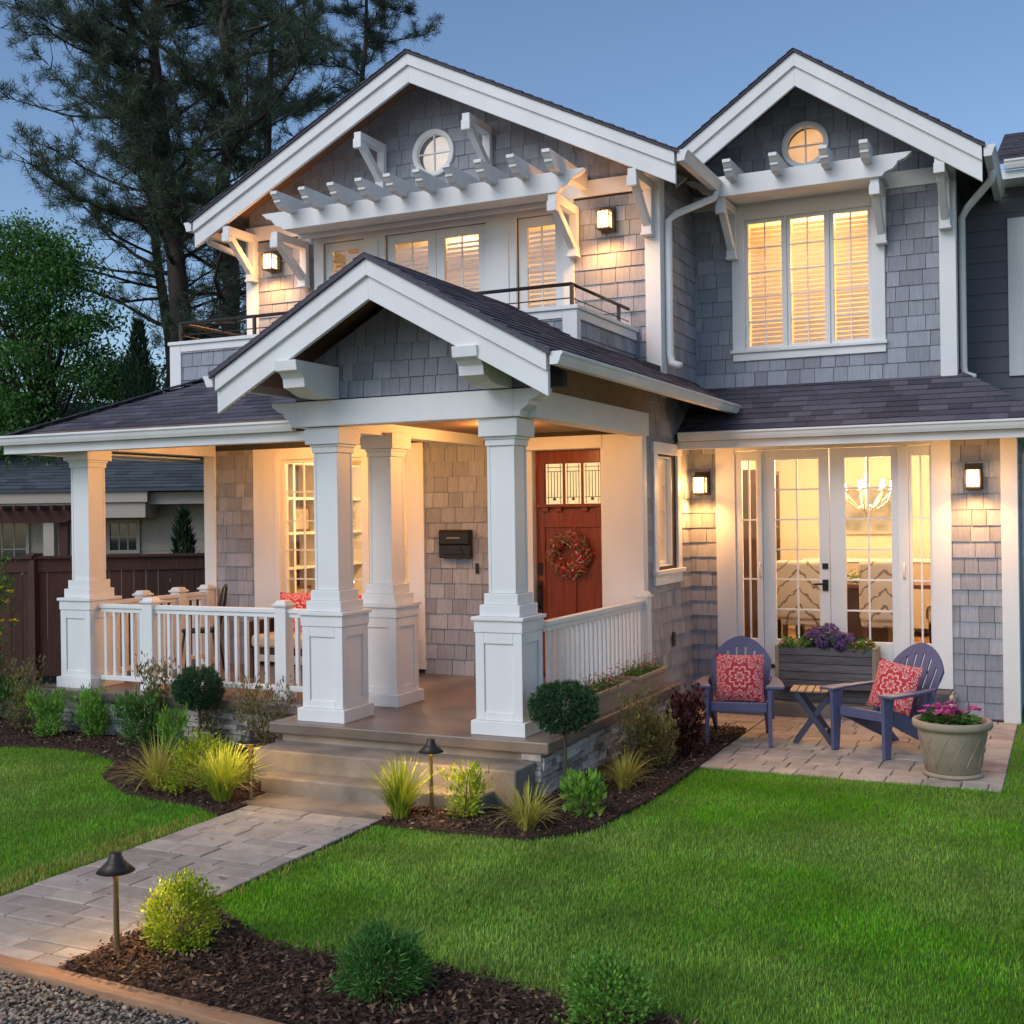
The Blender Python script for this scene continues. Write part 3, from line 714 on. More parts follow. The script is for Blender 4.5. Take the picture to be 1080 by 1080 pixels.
def gable_roof(ax, az, hs, y0, y1, xl, xr, th, name='roof'):
    mb = MB()
    mb.slab([(ax, y0, az), (xr, y0, az-(xr-ax)*hs), (xr, y1, az-(xr-ax)*hs), (ax, y1, az)][::-1], (0, 0, th))
    mb.slab([(ax, y0, az), (xl, y0, az-(ax-xl)*hs), (xl, y1, az-(ax-xl)*hs), (ax, y1, az)], (0, 0, th))
    return mb.build(name, 'roof', house)
def rake(ax, az, hs, y, xl, xr, h1=0.115, h2=0.165, y1=None, name='rake_board'):
    """two stacked white boards along each edge of a gable, mitred at the apex, cut plumb at the tips"""
    for s, xe in ((1, xr), (-1, xl)):
        n = 0
        for (t0, t1, yy) in ((0.0, h1, y-0.028), (h1-0.012, h1+h2, y)):
            p = [(ax, az-t0), (xe, az-t0-abs(xe-ax)*hs), (xe, az-t1-abs(xe-ax)*hs), (ax, az-t1)]
            MB().prism(p, 'y', yy, y+0.04-0.002*n).build(name, W, house, bevel=0.003); n += 1
YK = 7.10
rake(AX, AZ, HS, YK, -5.76, -3.06)
gable_roof(AX, AZ+0.002, HS, YK-0.05, 11.9, -5.80, -3.03, 0.032)
# soffit boards under the porch gable overhang
mb = MB()
mb.slab([(AX, YK+0.045, AZ-0.03), (-3.05, YK+0.045, AZ-0.03-1.375*HS), (-3.05, 11.6, AZ-0.03-1.375*HS), (AX, 11.6, AZ-0.03)], (0, 0, 0.022))
mb.slab([(AX, YK+0.045, AZ-0.03), (-5.75, YK+0.045, AZ-0.03-1.325*HS), (-5.75, 8.9, AZ-0.03-1.325*HS), (AX, 8.9, AZ-0.03)][::-1], (0, 0, 0.022))
mb.build('soffit', 'wood_soffit', house)
sl = math.hypot(1, HS); Vr = Vector((-1/sl, 0, HS/sl))
mb = MB(); O = Vector((AX, 0, AZ+0.036)); Lr = 1.395*sl
# right slope: U = +Y, V = up the slope -> normal up and to the right
shingles(mb, O, (0, 1, 0), Vr, [[(YK-0.05, -Lr-0.01), (11.72, -Lr-0.01), (11.72, -0.60*sl), (9.42, -0.60*sl), (9.42, 0), (YK-0.05, 0)]] if False else [[(YK-0.05, -Lr-0.01), (9.42, -Lr-0.01), (9.42, 0), (YK-0.05, 0)], [(9.422, -Lr-0.01), (11.9, -Lr-0.01), (11.9, -0.62*sl), (9.422, -0.62*sl)]], course=0.115, wr=(0.14, 0.34), tb=0.013, tt=0.003, gap=0.002, v0=-Lr, seed=51)
Vl = Vector((1/sl, 0, HS/sl))
shingles(mb, O, (0, -1, 0), Vl, [[(-9.42, -Lr+0.02), (-YK+0.05, -Lr+0.02), (-YK+0.05, 0), (-9.42, 0)]], course=0.115, wr=(0.14, 0.34), tb=0.013, tt=0.003, gap=0.002, v0=-Lr, seed=52)
mb.build('roof_shingles', 'roof', house)
# outlooker corbels carrying the rake
for xr_ in (-5.03, -3.57):
    pf = [(7.075, 3.135), (7.64, 3.135), (7.64, 2.892), (7.40, 2.892), (7.32, 2.905), (7.24, 2.935), (7.185, 2.945), (7.175, 3.01), (7.14, 3.045), (7.085, 3.06)]
    MB().prism(pf, 'x', xr_-0.19, xr_).build('corbel', W, house, bevel=0.004)
# gutters: K profile
def gutter(p0, p1, out, h=0.085, d=0.09, name='gutter'):
    p0, p1, out = Vector(p0), Vector(p1), Vector(out)
    pr = [(0, 0), (d, 0), (d, -0.018), (d-0.012, -0.03), (d-0.02, -0.055), (d-0.035, -h), (0, -h)]
    n = len(pr); v = [p0+out*a+Vector((0, 0, b)) for a, b in pr]+[p1+out*a+Vector((0, 0, b)) for a, b in pr]
    return MB().add(v, [tuple(range(n)), tuple(range(n, 2*n))[::-1]]+[(i, n+i, n+(i+1) % n, (i+1) % n) for i in range(n)]).build(name, W, house)
zt = gz(-3.04)
gutter((-3.035, YK-0.03, zt+0.02), (-3.035, 11.70, zt+0.02), (1, 0, 0))
gutter((-5.78, 9.2, gz(-5.78)+0.015), (-5.78, YK-0.03, gz(-5.78)+0.015), (-1, 0, 0))
for i in range(9):
    y = 7.6+i*0.46
    MB().prism([(-3.52, gz(-3.52)-0.035), (-3.06, gz(-3.06)-0.035), (-3.06, gz(-3.06)-0.075), (-3.20, gz(-3.20)-0.105), (-3.52, gz(-3.52)-0.10)], 'y', y, y+0.045).build('rafter_tail', 'soffit', house)

# --- left hip roof over the porch
HP = 0.45; EX, EY, EZ = -9.15, 8.05, 2.775
mb = MB()
mb.add([(EX, EY, EZ-0.03), (-5.3, EY, EZ-0.03), (-5.3, EY+2.4, EZ-0.03+2.4*HP), (EX+2.4, EY+2.4, EZ-0.03+2.4*HP), (EX, 16, EZ-0.03), (EX+2.4, 16, EZ-0.03+2.4*HP)], [(0, 1, 2, 3), (0, 3, 5, 4)])
mb.build('roof', 'roof', house)
sh = math.hypot(1, HP); mb = MB()
shingles(mb, (0, EY, EZ-0.024), (1, 0, 0), (0, 1/sh, HP/sh), [[(EX-0.02, -0.03), (-5.45, -0.03), (-4.6, 2.4*sh), (EX+2.4, 2.4*sh)]], course=0.105, wr=(0.15, 0.38), tb=0.015, tt=0.003, gap=0.002, v0=-0.03, seed=61)
shingles(mb, (EX, 0, EZ-0.024), (0, -1, 0), (1/sh, 0, HP/sh), [[(-EY, 0), (-EY-2.4, 2.4*sh), (-16, 2.4*sh), (-16, 0)]], course=0.105, wr=(0.15, 0.38), tb=0.013, tt=0.003, gap=0.002, v0=-0.02, seed=62)
a_, b_ = Vector((EX, EY, EZ-0.005)), Vector((EX+2.4, EY+2.4, EZ+2.4*HP-0.005))
for i in range(20):
    t0, t1 = i/20, (i+1.25)/20
    mb.bar(a_.lerp(b_, t0)+Vector((0, 0, 0.012)), a_.lerp(b_, t1)+Vector((0, 0, 0.004)), 0.17, 0.012)
mb.build('roof_shingles', 'roof', house)
gutter((-5.72, EY-0.005, EZ+0.01), (EX-0.06, EY-0.005, EZ+0.01), (0, -1, 0))
MB().box(EX+0.10, -5.56, EY+0.0, EY+0.03, EZ-0.155, EZ-0.076).build('fascia', W, house, bevel=0.003)
gutter((EX+0.03, EY-0.05, EZ+0.008), (EX+0.03, 16, EZ+0.008), (-1, 0, 0))
MB().box(EX+0.08, EX+0.11, EY+0.031, 16, EZ-0.15, EZ-0.078).build('fascia', W, house)
MB().box(EX+0.111, -8.63, EY+0.032, 16, EZ-0.14, EZ-0.125).box(-8.63, -5.56, EY+0.032, 8.36, EZ-0.14, EZ-0.125).build('soffit', W, house)

# --- balcony parapet, plane y = 9.4
PX0, PX1, PY = -8.17, -3.79, 9.40
mb = MB(); mb.box(PX0, PX1, PY, PY+0.12, 3.0, 3.74).box(PX1-0.12, PX1, PY+0.121, 10.95, 3.0, 3.74).box(PX0, PX0+0.12, PY+0.121, 10.95, 3.0, 3.74).box(PX0+0.1, PX1-0.1, PY+0.1, 10.95, 3.0, 3.2)
mb.build('wall_core', 'backing', house)
wall_part(shingles(MB(), (0, PY, 0), (1, 0, 0), (0, 0, 1), [rect(PX0+0.11, PX1-0.11, 3.0, 3.69)], course=0.135, v0=3.115, seed=71), 'parapet_wall')
mb = MB()
shingles(mb, (PX1, 0, 0), (0, 1, 0), (0, 0, 1), [rect(PY+0.06, 10.95, 3.0, 3.66)], course=0.135, v0=3.115, seed=72)
wall_part(mb, 'parapet_wall')
MB().box(PX0-0.03, PX0+0.11, PY-0.026, PY-0.001, 3.0, 3.74).box(PX1-0.11, PX1+0.026, PY-0.026, PY-0.001, 3.0, 3.74).box(PX0+0.11, PX1-0.11, PY-0.024, PY-0.001, 3.69-0.02, 3.74).box(PX1+0.001, PX1+0.026, PY, PY+0.06, 3.0, 3.74).box(PX1+0.001, PX1+0.024, PY+0.06, 10.93, 3.66, 3.74).box(PX0-0.04, PX1+0.04, PY-0.045, PY+0.15, 3.7402, 3.775).box(PX1-0.15, PX1+0.045, PY+0.1502, 10.94, 3.7402, 3.775).box(PX0-0.04, PX0+0.15, PY+0.1502, 10.94, 3.7402, 3.775).build('parapet_trim', W, house, bevel=0.004)
br = part('balcony_rail', house)
MB().tube([(PX0+0.05, 10.9, 3.97), (PX0+0.05, PY+0.05, 3.97), (PX1-0.05, PY+0.05, 3.97), (PX1-0.05, 10.9, 3.97)], 0.017, 8).build('rail', 'bronze', br)
MB().tube([(PX0+0.05, 10.9, 3.85), (PX0+0.05, PY+0.05, 3.85), (PX1-0.05, PY+0.05, 3.85), (PX1-0.05, 10.9, 3.85)], 0.006, 6).build('rail', 'bronze', br)
for (x, y) in ((PX0+0.05, PY+0.05), (PX0+0.05, 10.6), (-7.2, PY+0.05), (-4.9, PY+0.05), (PX1-0.05, PY+0.05), (PX1-0.05, 10.62)):
    MB().box(x-0.014, x+0.014, y-0.014, y+0.014, 3.775, 3.965).build('rail_post', 'bronze', br)

# --- main upper storey, plane y = 10.95
YM = 10.95; XL, XRr = -8.41, -3.54
GX, GZ, GS = -5.985, 6.665, 0.50
mb = MB()
for r in (rect(XL, -7.40, 2.9, 5.3), rect(-4.52, XRr, 2.9, 5.3), rect(-7.40, -4.52, 5.0, 5.3), rect(-7.40, -4.52, 2.9, 3.22), rect(-6.84, -6.60, 3.22, 5.0), rect(-5.37, -5.05, 3.22, 5.0)):
    mb.box(r[0][0], r[1][0], YM, YM+0.14, r[0][1], r[2][1])
def hole_gable(mb, cx, cz, r, tri, y0, y1, n=32):
    """gable triangle core with a round hole"""
    tri_pts = tri
    ring = [(cx+r*math.cos(2*PI*k/n), cz+r*math.sin(2*PI*k/n)) for k in range(n)]
    def hit(dx, dz):
        best = 1e9
        for i in range(len(tri_pts)):
            (x1, z1), (x2, z2) = tri_pts[i], tri_pts[(i+1) % len(tri_pts)]
            ex, ez = x2-x1, z2-z1; den = dx*ez-dz*ex
            if abs(den) < 1e-9: continue
            t = ((x1-cx)*ez-(z1-cz)*ex)/den; u = ((x1-cx)*dz-(z1-cz)*dx)/den
            if t > 0 and -1e-6 <= u <= 1+1e-6: best = min(best, t)
        return (cx+dx*best, cz+dz*best)
    outer = [hit(math.cos(2*PI*k/n), math.sin(2*PI*k/n)) for k in range(n)]
    v = [(p[0], y0, p[1]) for p in ring]+[(p[0], y0, p[1]) for p in outer]+[(p[0], y1, p[1]) for p in ring]
    mb.add(v, [(k, (k+1) % n, n+(k+1) % n, n+k) for k in range(n)]+[(k, 2*n+k, 2*n+(k+1) % n, (k+1) % n) for k in range(n)])
MR = (-5.985, 5.80, 0.215)
trim_ = [(XL, 5.3), (XRr, 5.3), (XRr, GZ-abs(XRr-GX)*GS-0.1), (GX, GZ-0.1), (XL, GZ-abs(XL-GX)*GS-0.1)]
hole_gable(mb, *MR, trim_, YM, YM+0.14)
mb.box(XRr-0.12, XRr, YM+0.141, 12.15, 2.9, 5.5)
mb.build('wall_core', 'backing', house)
def gable_shingles(mb, y, ax, az, hs, z0, rnd, xl, xr, seed, course=0.15):
    """shingle rows on a gable; those behind the round window's ring are cut away"""
    shingles(mb, (0, y, 0), (1, 0, 0), (0, 0, 1), [[(xl, z0), (xr, z0), (xr, az-abs(xr-ax)*hs), (ax, az), (xl, az-abs(xl-ax)*hs)]], course=course, v0=z0, seed=seed, hole=rnd)
mb = MB()
for i, r in enumerate((rect(XL+0.14, -7.50, 3.2, 5.10), rect(-4.42, XRr-0.13, 3.2, 5.10))): wall_part(shingles(MB(), (0, YM, 0), (1, 0, 0), (0, 0, 1), [r], v0=3.2, seed=81+50*i))
wall_part(shingles(MB(), (XRr, 0, 0), (0, 1, 0), (0, 0, 1), [rect(YM+0.12, 12.14, 3.1, 5.45)], v0=3.2, seed=82))
gable_shingles(mb, YM, GX, GZ-0.02, GS, 5.285, (MR[0], MR[1], MR[2]+0.012), XL+0.02, XRr-0.02, 83)
wall_part(mb)
MB().box(XL-0.02, XL+0.14, YM-0.028, YM-0.001, 3.1, 5.12).build('corner_board', W, house, bevel=0.004)
MB().box(XRr-0.13, XRr+0.024, YM-0.028, YM-0.001, 3.1, 5.12).box(XRr+0.001, XRr+0.026, YM, YM+0.12, 3.1, 5.5).build('corner_board', W, house, bevel=0.004)
MB().box(XL-0.02, XRr+0.024, YM-0.034, YM-0.001, 5.10+0.021, 5.28).build('frieze_board', W, house, bevel=0.004)
# doors and windows to the balcony
bd = part('balcony_doors', house)
MB().box(-7.50, -7.38, YM-0.034, YM-0.001, 3.2, 5.0).box(-6.85, -6.59, YM-0.034, YM-0.001, 3.2, 5.0).box(-5.38, -5.04, YM-0.034, YM-0.001, 3.2, 5.0).box(-4.53, -4.41, YM-0.034, YM-0.001, 3.2, 5.0).box(-7.50, -4.41, YM-0.036, YM-0.001, 5.0002, 5.12).build('casing', W, bd, bevel=0.005)
for (x0, x1) in ((-6.80, -6.64), (-5.33, -5.09)):
    MB().box(x0+0.03, x1-0.03, YM-0.048, YM-0.035, 3.3, 4.95).build('pilaster', W, bd, bevel=0.004)
for (x0, x1, c, r_, nm) in ((-7.38, -6.85, 2, 2, 'window'), (-6.58, -5.99, 2, 3, 'door'), (-5.985, -5.395, 2, 3, 'door'), (-5.03, -4.53, 2, 2, 'window')):
    z0 = 3.95 if nm == 'window' else 3.24
    p = window(house, nm, (x0, YM+0.01, z0), x1-x0, 4.999-z0, c, r_, fw=0.095, dp=0.045, mw=0.012, gm='glass_refl')
    if nm == 'window': MB().box(x0, x1, YM+0.01, YM+0.05, 3.2, z0-0.001).build('panel', W, p.parent)
    bl = blinds(p, x1-x0-0.14, 4.965-z0-0.15, 0.09, pitch=0.05, tilt=50); bl.location = (0.07, 0, 0.08)

def bracket(x, yf, yw, zt, zb, w=0.085, m=W):
    """knee brace: wall post, arm, diagonal, small end blocks"""
    p = MB()
    p.box(x-w/2, x+w/2, yw-0.065, yw-0.001, zb, zt)
    p.box(x-w/2+0.001, x+w/2-0.001, yf, yw-0.0655, zt-0.085, zt-0.001)
    p.bar((x, yf+0.06, zt-0.10), (x, yw-0.05, zb+0.06), w*0.8, 0.075)
    p.box(x-w/2-0.006, x+w/2+0.006, yf-0.012, yf+0.035, zt-0.165, zt-0.07)
    p.box(x-w/2-0.006, x+w/2+0.006, yw-0.10, yw-0.002, zb-0.002, zb+0.075)
    p.box(x-w/2-0.014, x+w/2+0.014, yw-0.11, yw-0.003, zb-0.028, zb-0.003)
    return p.build('roof_bracket', m, house, bevel=0.004)
for x in (-8.31, -3.62): bracket(x, 10.42, YM-0.028, 5.19, 4.68)
for x in (-6.60, -5.34): bracket(x, 10.42, YM-0.016, 5.97, 5.50)
for x in (-7.60, -4.39): bracket(x, 10.33, YM-0.034, 5.03, 4.55)
# pergola shelf over the balcony doors
def perg_beam(x0, x1, y, z0, z1, name='pergola_beam'):
    h = z1-z0
    def end(x, s): return [(x, z0), (x+s*0.10, z0), (x+s*0.13, z0+h*0.18), (x+s*0.20, z0+h*0.30), (x+s*0.24, z0+h*0.52), (x+s*0.24, z0+h*0.60), (x+s*0.31, z0+h*0.72), (x+s*0.36, z0+h*0.92), (x+s*0.37, z1), (x, z1)]
    p = [*end(x1-0.37, 1)[0:], *[q for q in end(x0+0.37, -1)][::-1]]
    return MB().prism(p, 'y', y, y+0.075).build(name, W, house, bevel=0.004)
perg_beam(-7.74, -4.05, 10.31, 5.03, 5.225)
MB().box(-7.55, -4.42, 10.387, YM-0.037, 5.065, 5.09).box(-7.55, -4.42, 10.70, 10.735, 5.02, 5.064).build('pergola_soffit', W, house)
def tail(x, yf, yw, zb, w=0.08):
    h = 0.155
    pr = [(yf, zb+h), (yw, zb+h), (yw, zb), (yf+0.15, zb), (yf+0.115, zb+0.01), (yf+0.085, zb+0.04), (yf+0.075, zb+0.05), (yf+0.06, zb+0.052), (yf+0.06, zb+0.078), (yf+0.045, zb+0.085), (yf+0.015, zb+0.118), (yf, zb+0.122)]
    return MB().prism(pr, 'x', x-w/2, x+w/2).build('rafter_tail', W, house, bevel=0.003)
for x in (-7.33, -6.985, -6.64, -6.31, -5.985, -5.655, -5.325, -4.99, -4.65, -4.29): tail(x, 9.96, YM-0.036, 5.185)
# main roof
YK2 = 10.42
rake(GX, GZ, GS, YK2, -8.74, -3.20, 0.115, 0.17)
gable_roof(GX, GZ+0.002, GS, YK2-0.05, 18, -8.78, -3.16, 0.022)
mb = MB()
for s, xe in ((1, -3.20), (-1, -8.74)):
    q = [(GX, YK2+0.045, GZ-0.035), (xe, YK2+0.045, GZ-0.035-abs(xe-GX)*GS), (xe, 18, GZ-0.035-abs(xe-GX)*GS), (GX, 18, GZ-0.035)]
    mb.slab(q if s > 0 else q[::-1], (0, 0, 0.022))
mb.build('soffit', 'wood_soffit', house)
# shingle courses showing as a ragged dark edge above the rakes
mb = MB()
for (ax, az, hs, y0, xl, xr, y1) in ((GX, GZ+0.027, GS, YK2-0.06, -8.78, -3.16, 18), (-2.33, 6.40+0.027, 0.685, 11.50-0.06, -4.0, -0.64, 18)):
    s2 = math.hypot(1, hs)
    for s, xe in ((1, xr), (-1, xl)):
        V_ = Vector((-s/s2, 0, hs/s2)); Le = abs(xe-ax)*s2
        a0, a1 = (y0, y1) if s > 0 else (-y1, -y0)
        shingles(mb, (ax, 0, az), (0, s, 0), V_, [[(a0, -Le), (a0+1.2 if s > 0 else a1, -Le), (a0+1.2 if s > 0 else a1, 0), (a0, 0)] if s > 0 else [(a1-1.2, -Le), (a1, -Le), (a1, 0), (a1-1.2, 0)]], course=0.115, wr=(0.14, 0.34), tb=0.014, tt=0.003, gap=0.002, v0=-Le, seed=91+s)
mb.build('roof_shingles', 'roof', house)
zt = GZ-abs(-3.18-GX)*GS
gutter((-3.175, YK2-0.03, zt+0.02), (-3.175, 12.3, zt+0.02), (1, 0, 0), h=0.10, d=0.10)
gutter((-8.765, 18, zt+0.02), (-8.765, YK2-0.03, zt+0.02), (-1, 0, 0), h=0.10, d=0.10)
MB().tube([(-3.13, 11.55, zt-0.08), (-3.14, 11.5, zt-0.16), (-3.42, 11.15, zt-0.36), (-3.475, 11.06, zt-0.44), (-3.475, 11.06, 3.52), (-3.46, 11.06, 3.44), (-3.36, 11.02, 3.40)], 0.036, 10).build('downspout', W, house)
MB().tube([(-8.72, 10.6, zt-0.08), (-8.70, 10.62, zt-0.17), (-8.50, 10.9, zt-0.28), (-8.47, 11.05, zt-0.30), (-8.47, 11.1, 3.2)], 0.036, 10).build('downspout', W, house)

# --- right wing upper storey, plane y = 12.15
YW = 12.15; WX0, WX1 = -3.56, -0.965
RX, RZ, RS = -2.33, 6.40, 0.685
RR = (-2.36, 5.69, 0.205)
mb = MB()
for r in (rect(WX0, -3.02, 3.0, 5.3), rect(-1.70, WX1, 3.0, 5.3), rect(-3.02, -1.70, 5.0, 5.3), rect(-3.02, -1.70, 3.0, 3.655)):
    mb.box(r[0][0], r[1][0], YW, YW+0.14, r[0][1], r[2][1])
hole_gable(mb, *RR, [(WX0, 5.3), (WX1, 5.3), (WX1, RZ-abs(WX1-RX)*RS-0.1), (RX, RZ-0.1), (WX0, RZ-abs(WX0-RX)*RS-0.1)], YW, YW+0.14)
mb.box(WX1-0.12, WX1, YW+0.141, 18, 3.0, 5.3)
mb.build('wall_core', 'backing', house)
mb = MB()
wall_part(shingles(MB(), (0, YW, 0), (1, 0, 0), (0, 0, 1), [rect(WX0, -3.13, 3.2, 5.14), rect(-3.129, -1.621, 3.2, 3.60), rect(-1.62, -1.09, 3.2, 5.14)], v0=3.28, seed=101))
gable_shingles(mb, YW, RX, RZ-0.02, RS, 5.30, (RR[0], RR[1], RR[2]+0.012), WX0+0.02, WX1-0.02, 102, course=0.16)
wall_part(mb)
MB().box(WX1-0.13, WX1+0.022, YW-0.028, YW-0.001, 3.15, 5.16).box(WX1+0.001, WX1+0.024, YW, YW+0.12, 3.1, 5.3).build('corner_board', W, house, bevel=0.004)
MB().box(WX0, WX1+0.022, YW-0.034, YW-0.001, 5.141, 5.30).build('frieze_board', W, house, bevel=0.004)
uw = part('upper_window', house)
MB().box(-3.13, -3.00, YW-0.034, YW-0.001, 3.66, 5.14).box(-1.73, -1.60, YW-0.034, YW-0.001, 3.66, 5.14).box(-3.0, -1.73, YW-0.033, YW-0.001, 5.0, 5.14).box(-3.15, -1.585, YW-0.06, YW-0.001, 3.625, 3.6595).box(-3.13, -1.60, YW-0.032, YW-0.001, 3.545, 3.6245).build('casing', W, uw, bevel=0.005)
for (x0, x1) in ((-3.0, -2.585), (-2.565, -2.155), (-2.135, -1.73)):
    p = window(house, 'window', (x0, YW+0.0, 3.66), x1-x0, 1.34, 2, 5, fw=0.035, dp=0.05, mw=0.012)
    bl = blinds(p, x1-x0-0.07, 1.27, 0.085, pitch=0.046, tilt=58); bl.location = (0.035, 0, 0.035)
for q0, q1 in ((-2.584, -2.566), (-2.154, -2.136)): MB().box(q0, q1, YW-0.02, YW+0.06, 3.66, 5.0).build('mullion', W, uw)
for x in (-3.11, -1.62): bracket(x, 11.62, YW-0.034, 5.14, 4.62)
bracket(-1.03, 11.52, YW-0.028, 5.24, 4.70)
perg_beam(-3.46, -1.275, 11.58, 5.13, 5.33)
MB().box(-3.2, -1.55, 11.657, YW-0.037, 5.165, 5.19).build('pergola_soffit', W, house)
for x in (-2.96, -2.51, -2.04, -1.67): tail(x, 11.30, YW-0.036, 5.26)
YK3 = 11.50
rake(RX, RZ, RS, YK3, -4.0, -0.66, 0.13, 0.185)
gable_roof(RX, RZ+0.002, RS, YK3-0.05, 18, -4.02, -0.63, 0.022)
mb = MB()
for s, xe in ((1, -0.66), (-1, -4.0)):
    q = [(RX, YK3+0.045, RZ-0.04), (xe, YK3+0.045, RZ-0.04-abs(xe-RX)*RS), (xe, 18, RZ-0.04-abs(xe-RX)*RS), (RX, 18, RZ-0.04)]
    mb.slab(q if s > 0 else q[::-1], (0, 0, 0.022))
mb.build('soffit', 'backing', house)
zt3 = RZ-abs(-0.65-RX)*RS
gutter((-0.645, YK3-0.03, zt3+0.01), (-0.645, 13.2, zt3+0.01), (1, 0, 0), h=0.10, d=0.10)
MB().tube([(-0.60, 11.95, zt3-0.09), (-0.61, 12.0, zt3-0.17), (-0.84, 12.28, zt3-0.34), (-0.905, 12.36, zt3-0.42), (-0.905, 12.36, 3.36), (-0.89, 12.36, 3.30), (-0.80, 12.34, 3.26)], 0.036, 10).build('downspout', W, house)
# round windows
for (cx, cz, r), y in ((MR, YM), (RR, YW)):
    p = part('round_window', house)
    n = 40; v = []; f = []
    prof = [(r-0.02, y+0.03), (r-0.02, y-0.035), (r+0.003, y-0.045), (r+0.030, y-0.04), (r+0.033, y-0.001)]
    for k in range(n):
        for (q, yy) in prof: v.append((cx+q*math.cos(2*PI*k/n), yy, cz+q*math.sin(2*PI*k/n)))
    m_ = len(prof)
    for k in range(n):
        for j in range(m_-1): f.append((k*m_+j, ((k+1) % n)*m_+j, ((k+1) % n)*m_+j+1, k*m_+j+1))
    mb = MB(); mb.add(v, f, False); mb.build('frame', W, p)
    MB().add([(cx+(r-0.018)*math.cos(2*PI*k/n), y+0.01, cz+(r-0.018)*math.sin(2*PI*k/n)) for k in range(n)], [tuple(range(n))]).build('pane', 'glass', p)
    MB().box(cx-0.006, cx+0.006, y-0.012, y+0.016, cz-r+0.02, cz+r-0.02).box(cx-r+0.02, cx+r-0.02, y-0.011, y+0.015, cz-0.006, cz+0.006).build('muntin_bars', W, p)
    MB().add([(cx+(r+0.02)*math.cos(2*PI*k/n), y+0.17, cz+(r+0.02)*math.sin(2*PI*k/n)) for k in range(n)], [tuple(range(n))]).build('blind', 'shade', p)

# --- skirt roof over the french doors
SX0, SXE, SY, SZ, SS = -3.515, -0.04, 11.33, 2.765, 0.655
mb = MB()
mb.add([(SX0, SY, SZ-0.03), (SXE, SY, SZ-0.03), (SXE-0.85, SY+0.85, SZ-0.03+0.85*SS), (SX0, SY+0.85, SZ-0.03+0.85*SS), (SXE, 18, SZ-0.03), (SXE-0.85, 18, SZ-0.03+0.85*SS)], [(0, 1, 2, 3), (1, 4, 5, 2)])
mb.build('roof', 'roof', house)
ss_ = math.hypot(1, SS); mb = MB()
shingles(mb, (0, SY, SZ-0.024), (1, 0, 0), (0, 1/ss_, SS/ss_), [[(SX0, -0.03), (SXE+0.02, -0.03), (SXE-0.85, 0.85*ss_), (SX0, 0.85*ss_)]], course=0.105, wr=(0.15, 0.38), tb=0.015, tt=0.003, gap=0.002, v0=-0.03, seed=111)
shingles(mb, (SXE, 0, SZ-0.024), (0, 1, 0), (-1/ss_, 0, SS/ss_), [[(SY, 0), (18, 0), (18, 0.85*ss_), (SY+0.85, 0.85*ss_)]], course=0.105, wr=(0.15, 0.38), tb=0.013, tt=0.003, gap=0.002, v0=-0.02, seed=112)
mb.build('roof_shingles', 'roof', house)
gutter((SXE+0.06, SY-0.005, SZ+0.008), (-3.47, SY-0.005, SZ+0.008), (0, -1, 0), h=0.085)
MB().box(-3.50, SXE-0.05, SY, SY+0.03, SZ-0.155, SZ-0.078).build('fascia', W, house, bevel=0.003)
gutter((SXE-0.03, 18, SZ+0.006), (SXE-0.03, SY-0.06, SZ+0.006), (1, 0, 0), h=0.085)
MB().box(-3.52, SXE-0.05, SY+0.031, YR+0.0, SZ-0.10, SZ-0.085).box(-0.438, SXE-0.05, YR+0.001, 18, SZ-0.10, SZ-0.085).build('soffit', W, house)
MB().tube([(-0.10, 12.0, SZ-0.08), (-0.11, 12.0, SZ-0.13), (-0.30, 12.05, SZ-0.20), (-0.365, 12.08, SZ-0.28), (-0.365, 12.08, 0.1)], 0.034, 10).build('downspout', W, house)

# --- far right, set-back wing with lap siding
YL = 13.3
mb = MB()
z = 2.9
while z < 5.25:
    mb.prism([(YL, z), (YL-0.016, z), (YL-0.004, z+0.168), (YL, z+0.168)], 'x', WX1, 3.5); z += 0.165
mb.build('lap_wall', 'lap', house)
MB().box(-0.56, 3.5, YL+0.001, YL+0.1, 2.9, 5.3).build('wall_core', 'backing', house)
MB().box(-0.53, -0.40, YL-0.04, YL-0.017, 3.35, 4.98).box(-0.40, 0.6, YL-0.04, YL-0.017, 4.85, 4.98).box(-0.40, 0.6, YL-0.04, YL-0.017, 3.35, 3.45).box(0.6, 0.73, YL-0.04, YL-0.017, 3.35, 4.98).build('casing', W, house, bevel=0.004)
window(house, 'window', (-0.40, YL-0.038, 3.45), 1.0, 1.4, 2, 2, gm='dglass')
mb = MB(); mb.slab([(-0.62, 12.78, 5.42), (4, 12.78, 5.42), (4, 15.2, 6.36), (-0.62, 15.2, 6.36)], (0, 0, 0.04)); mb.build('roof', 'roof', house)
mb = MB(); s4 = math.hypot(2.42, 0.94)
shingles(mb, (0, 12.78, 5.465), (1, 0, 0), (0, 2.42/s4, 0.94/s4), [rect(-0.62, 4, 0, s4)], course=0.105, wr=(0.15, 0.38), tb=0.013, tt=0.003, gap=0.002, seed=121); mb.build('roof_shingles', 'roof', house)
gutter((4, 12.79, 5.44), (-0.53, 12.79, 5.44), (0, -1, 0))
MB().box(-0.60, 4, 12.80, 12.83, 5.27, 5.35).box(-0.60, 4, 12.831, YL, 5.30, 5.315).build('fascia', W, house)

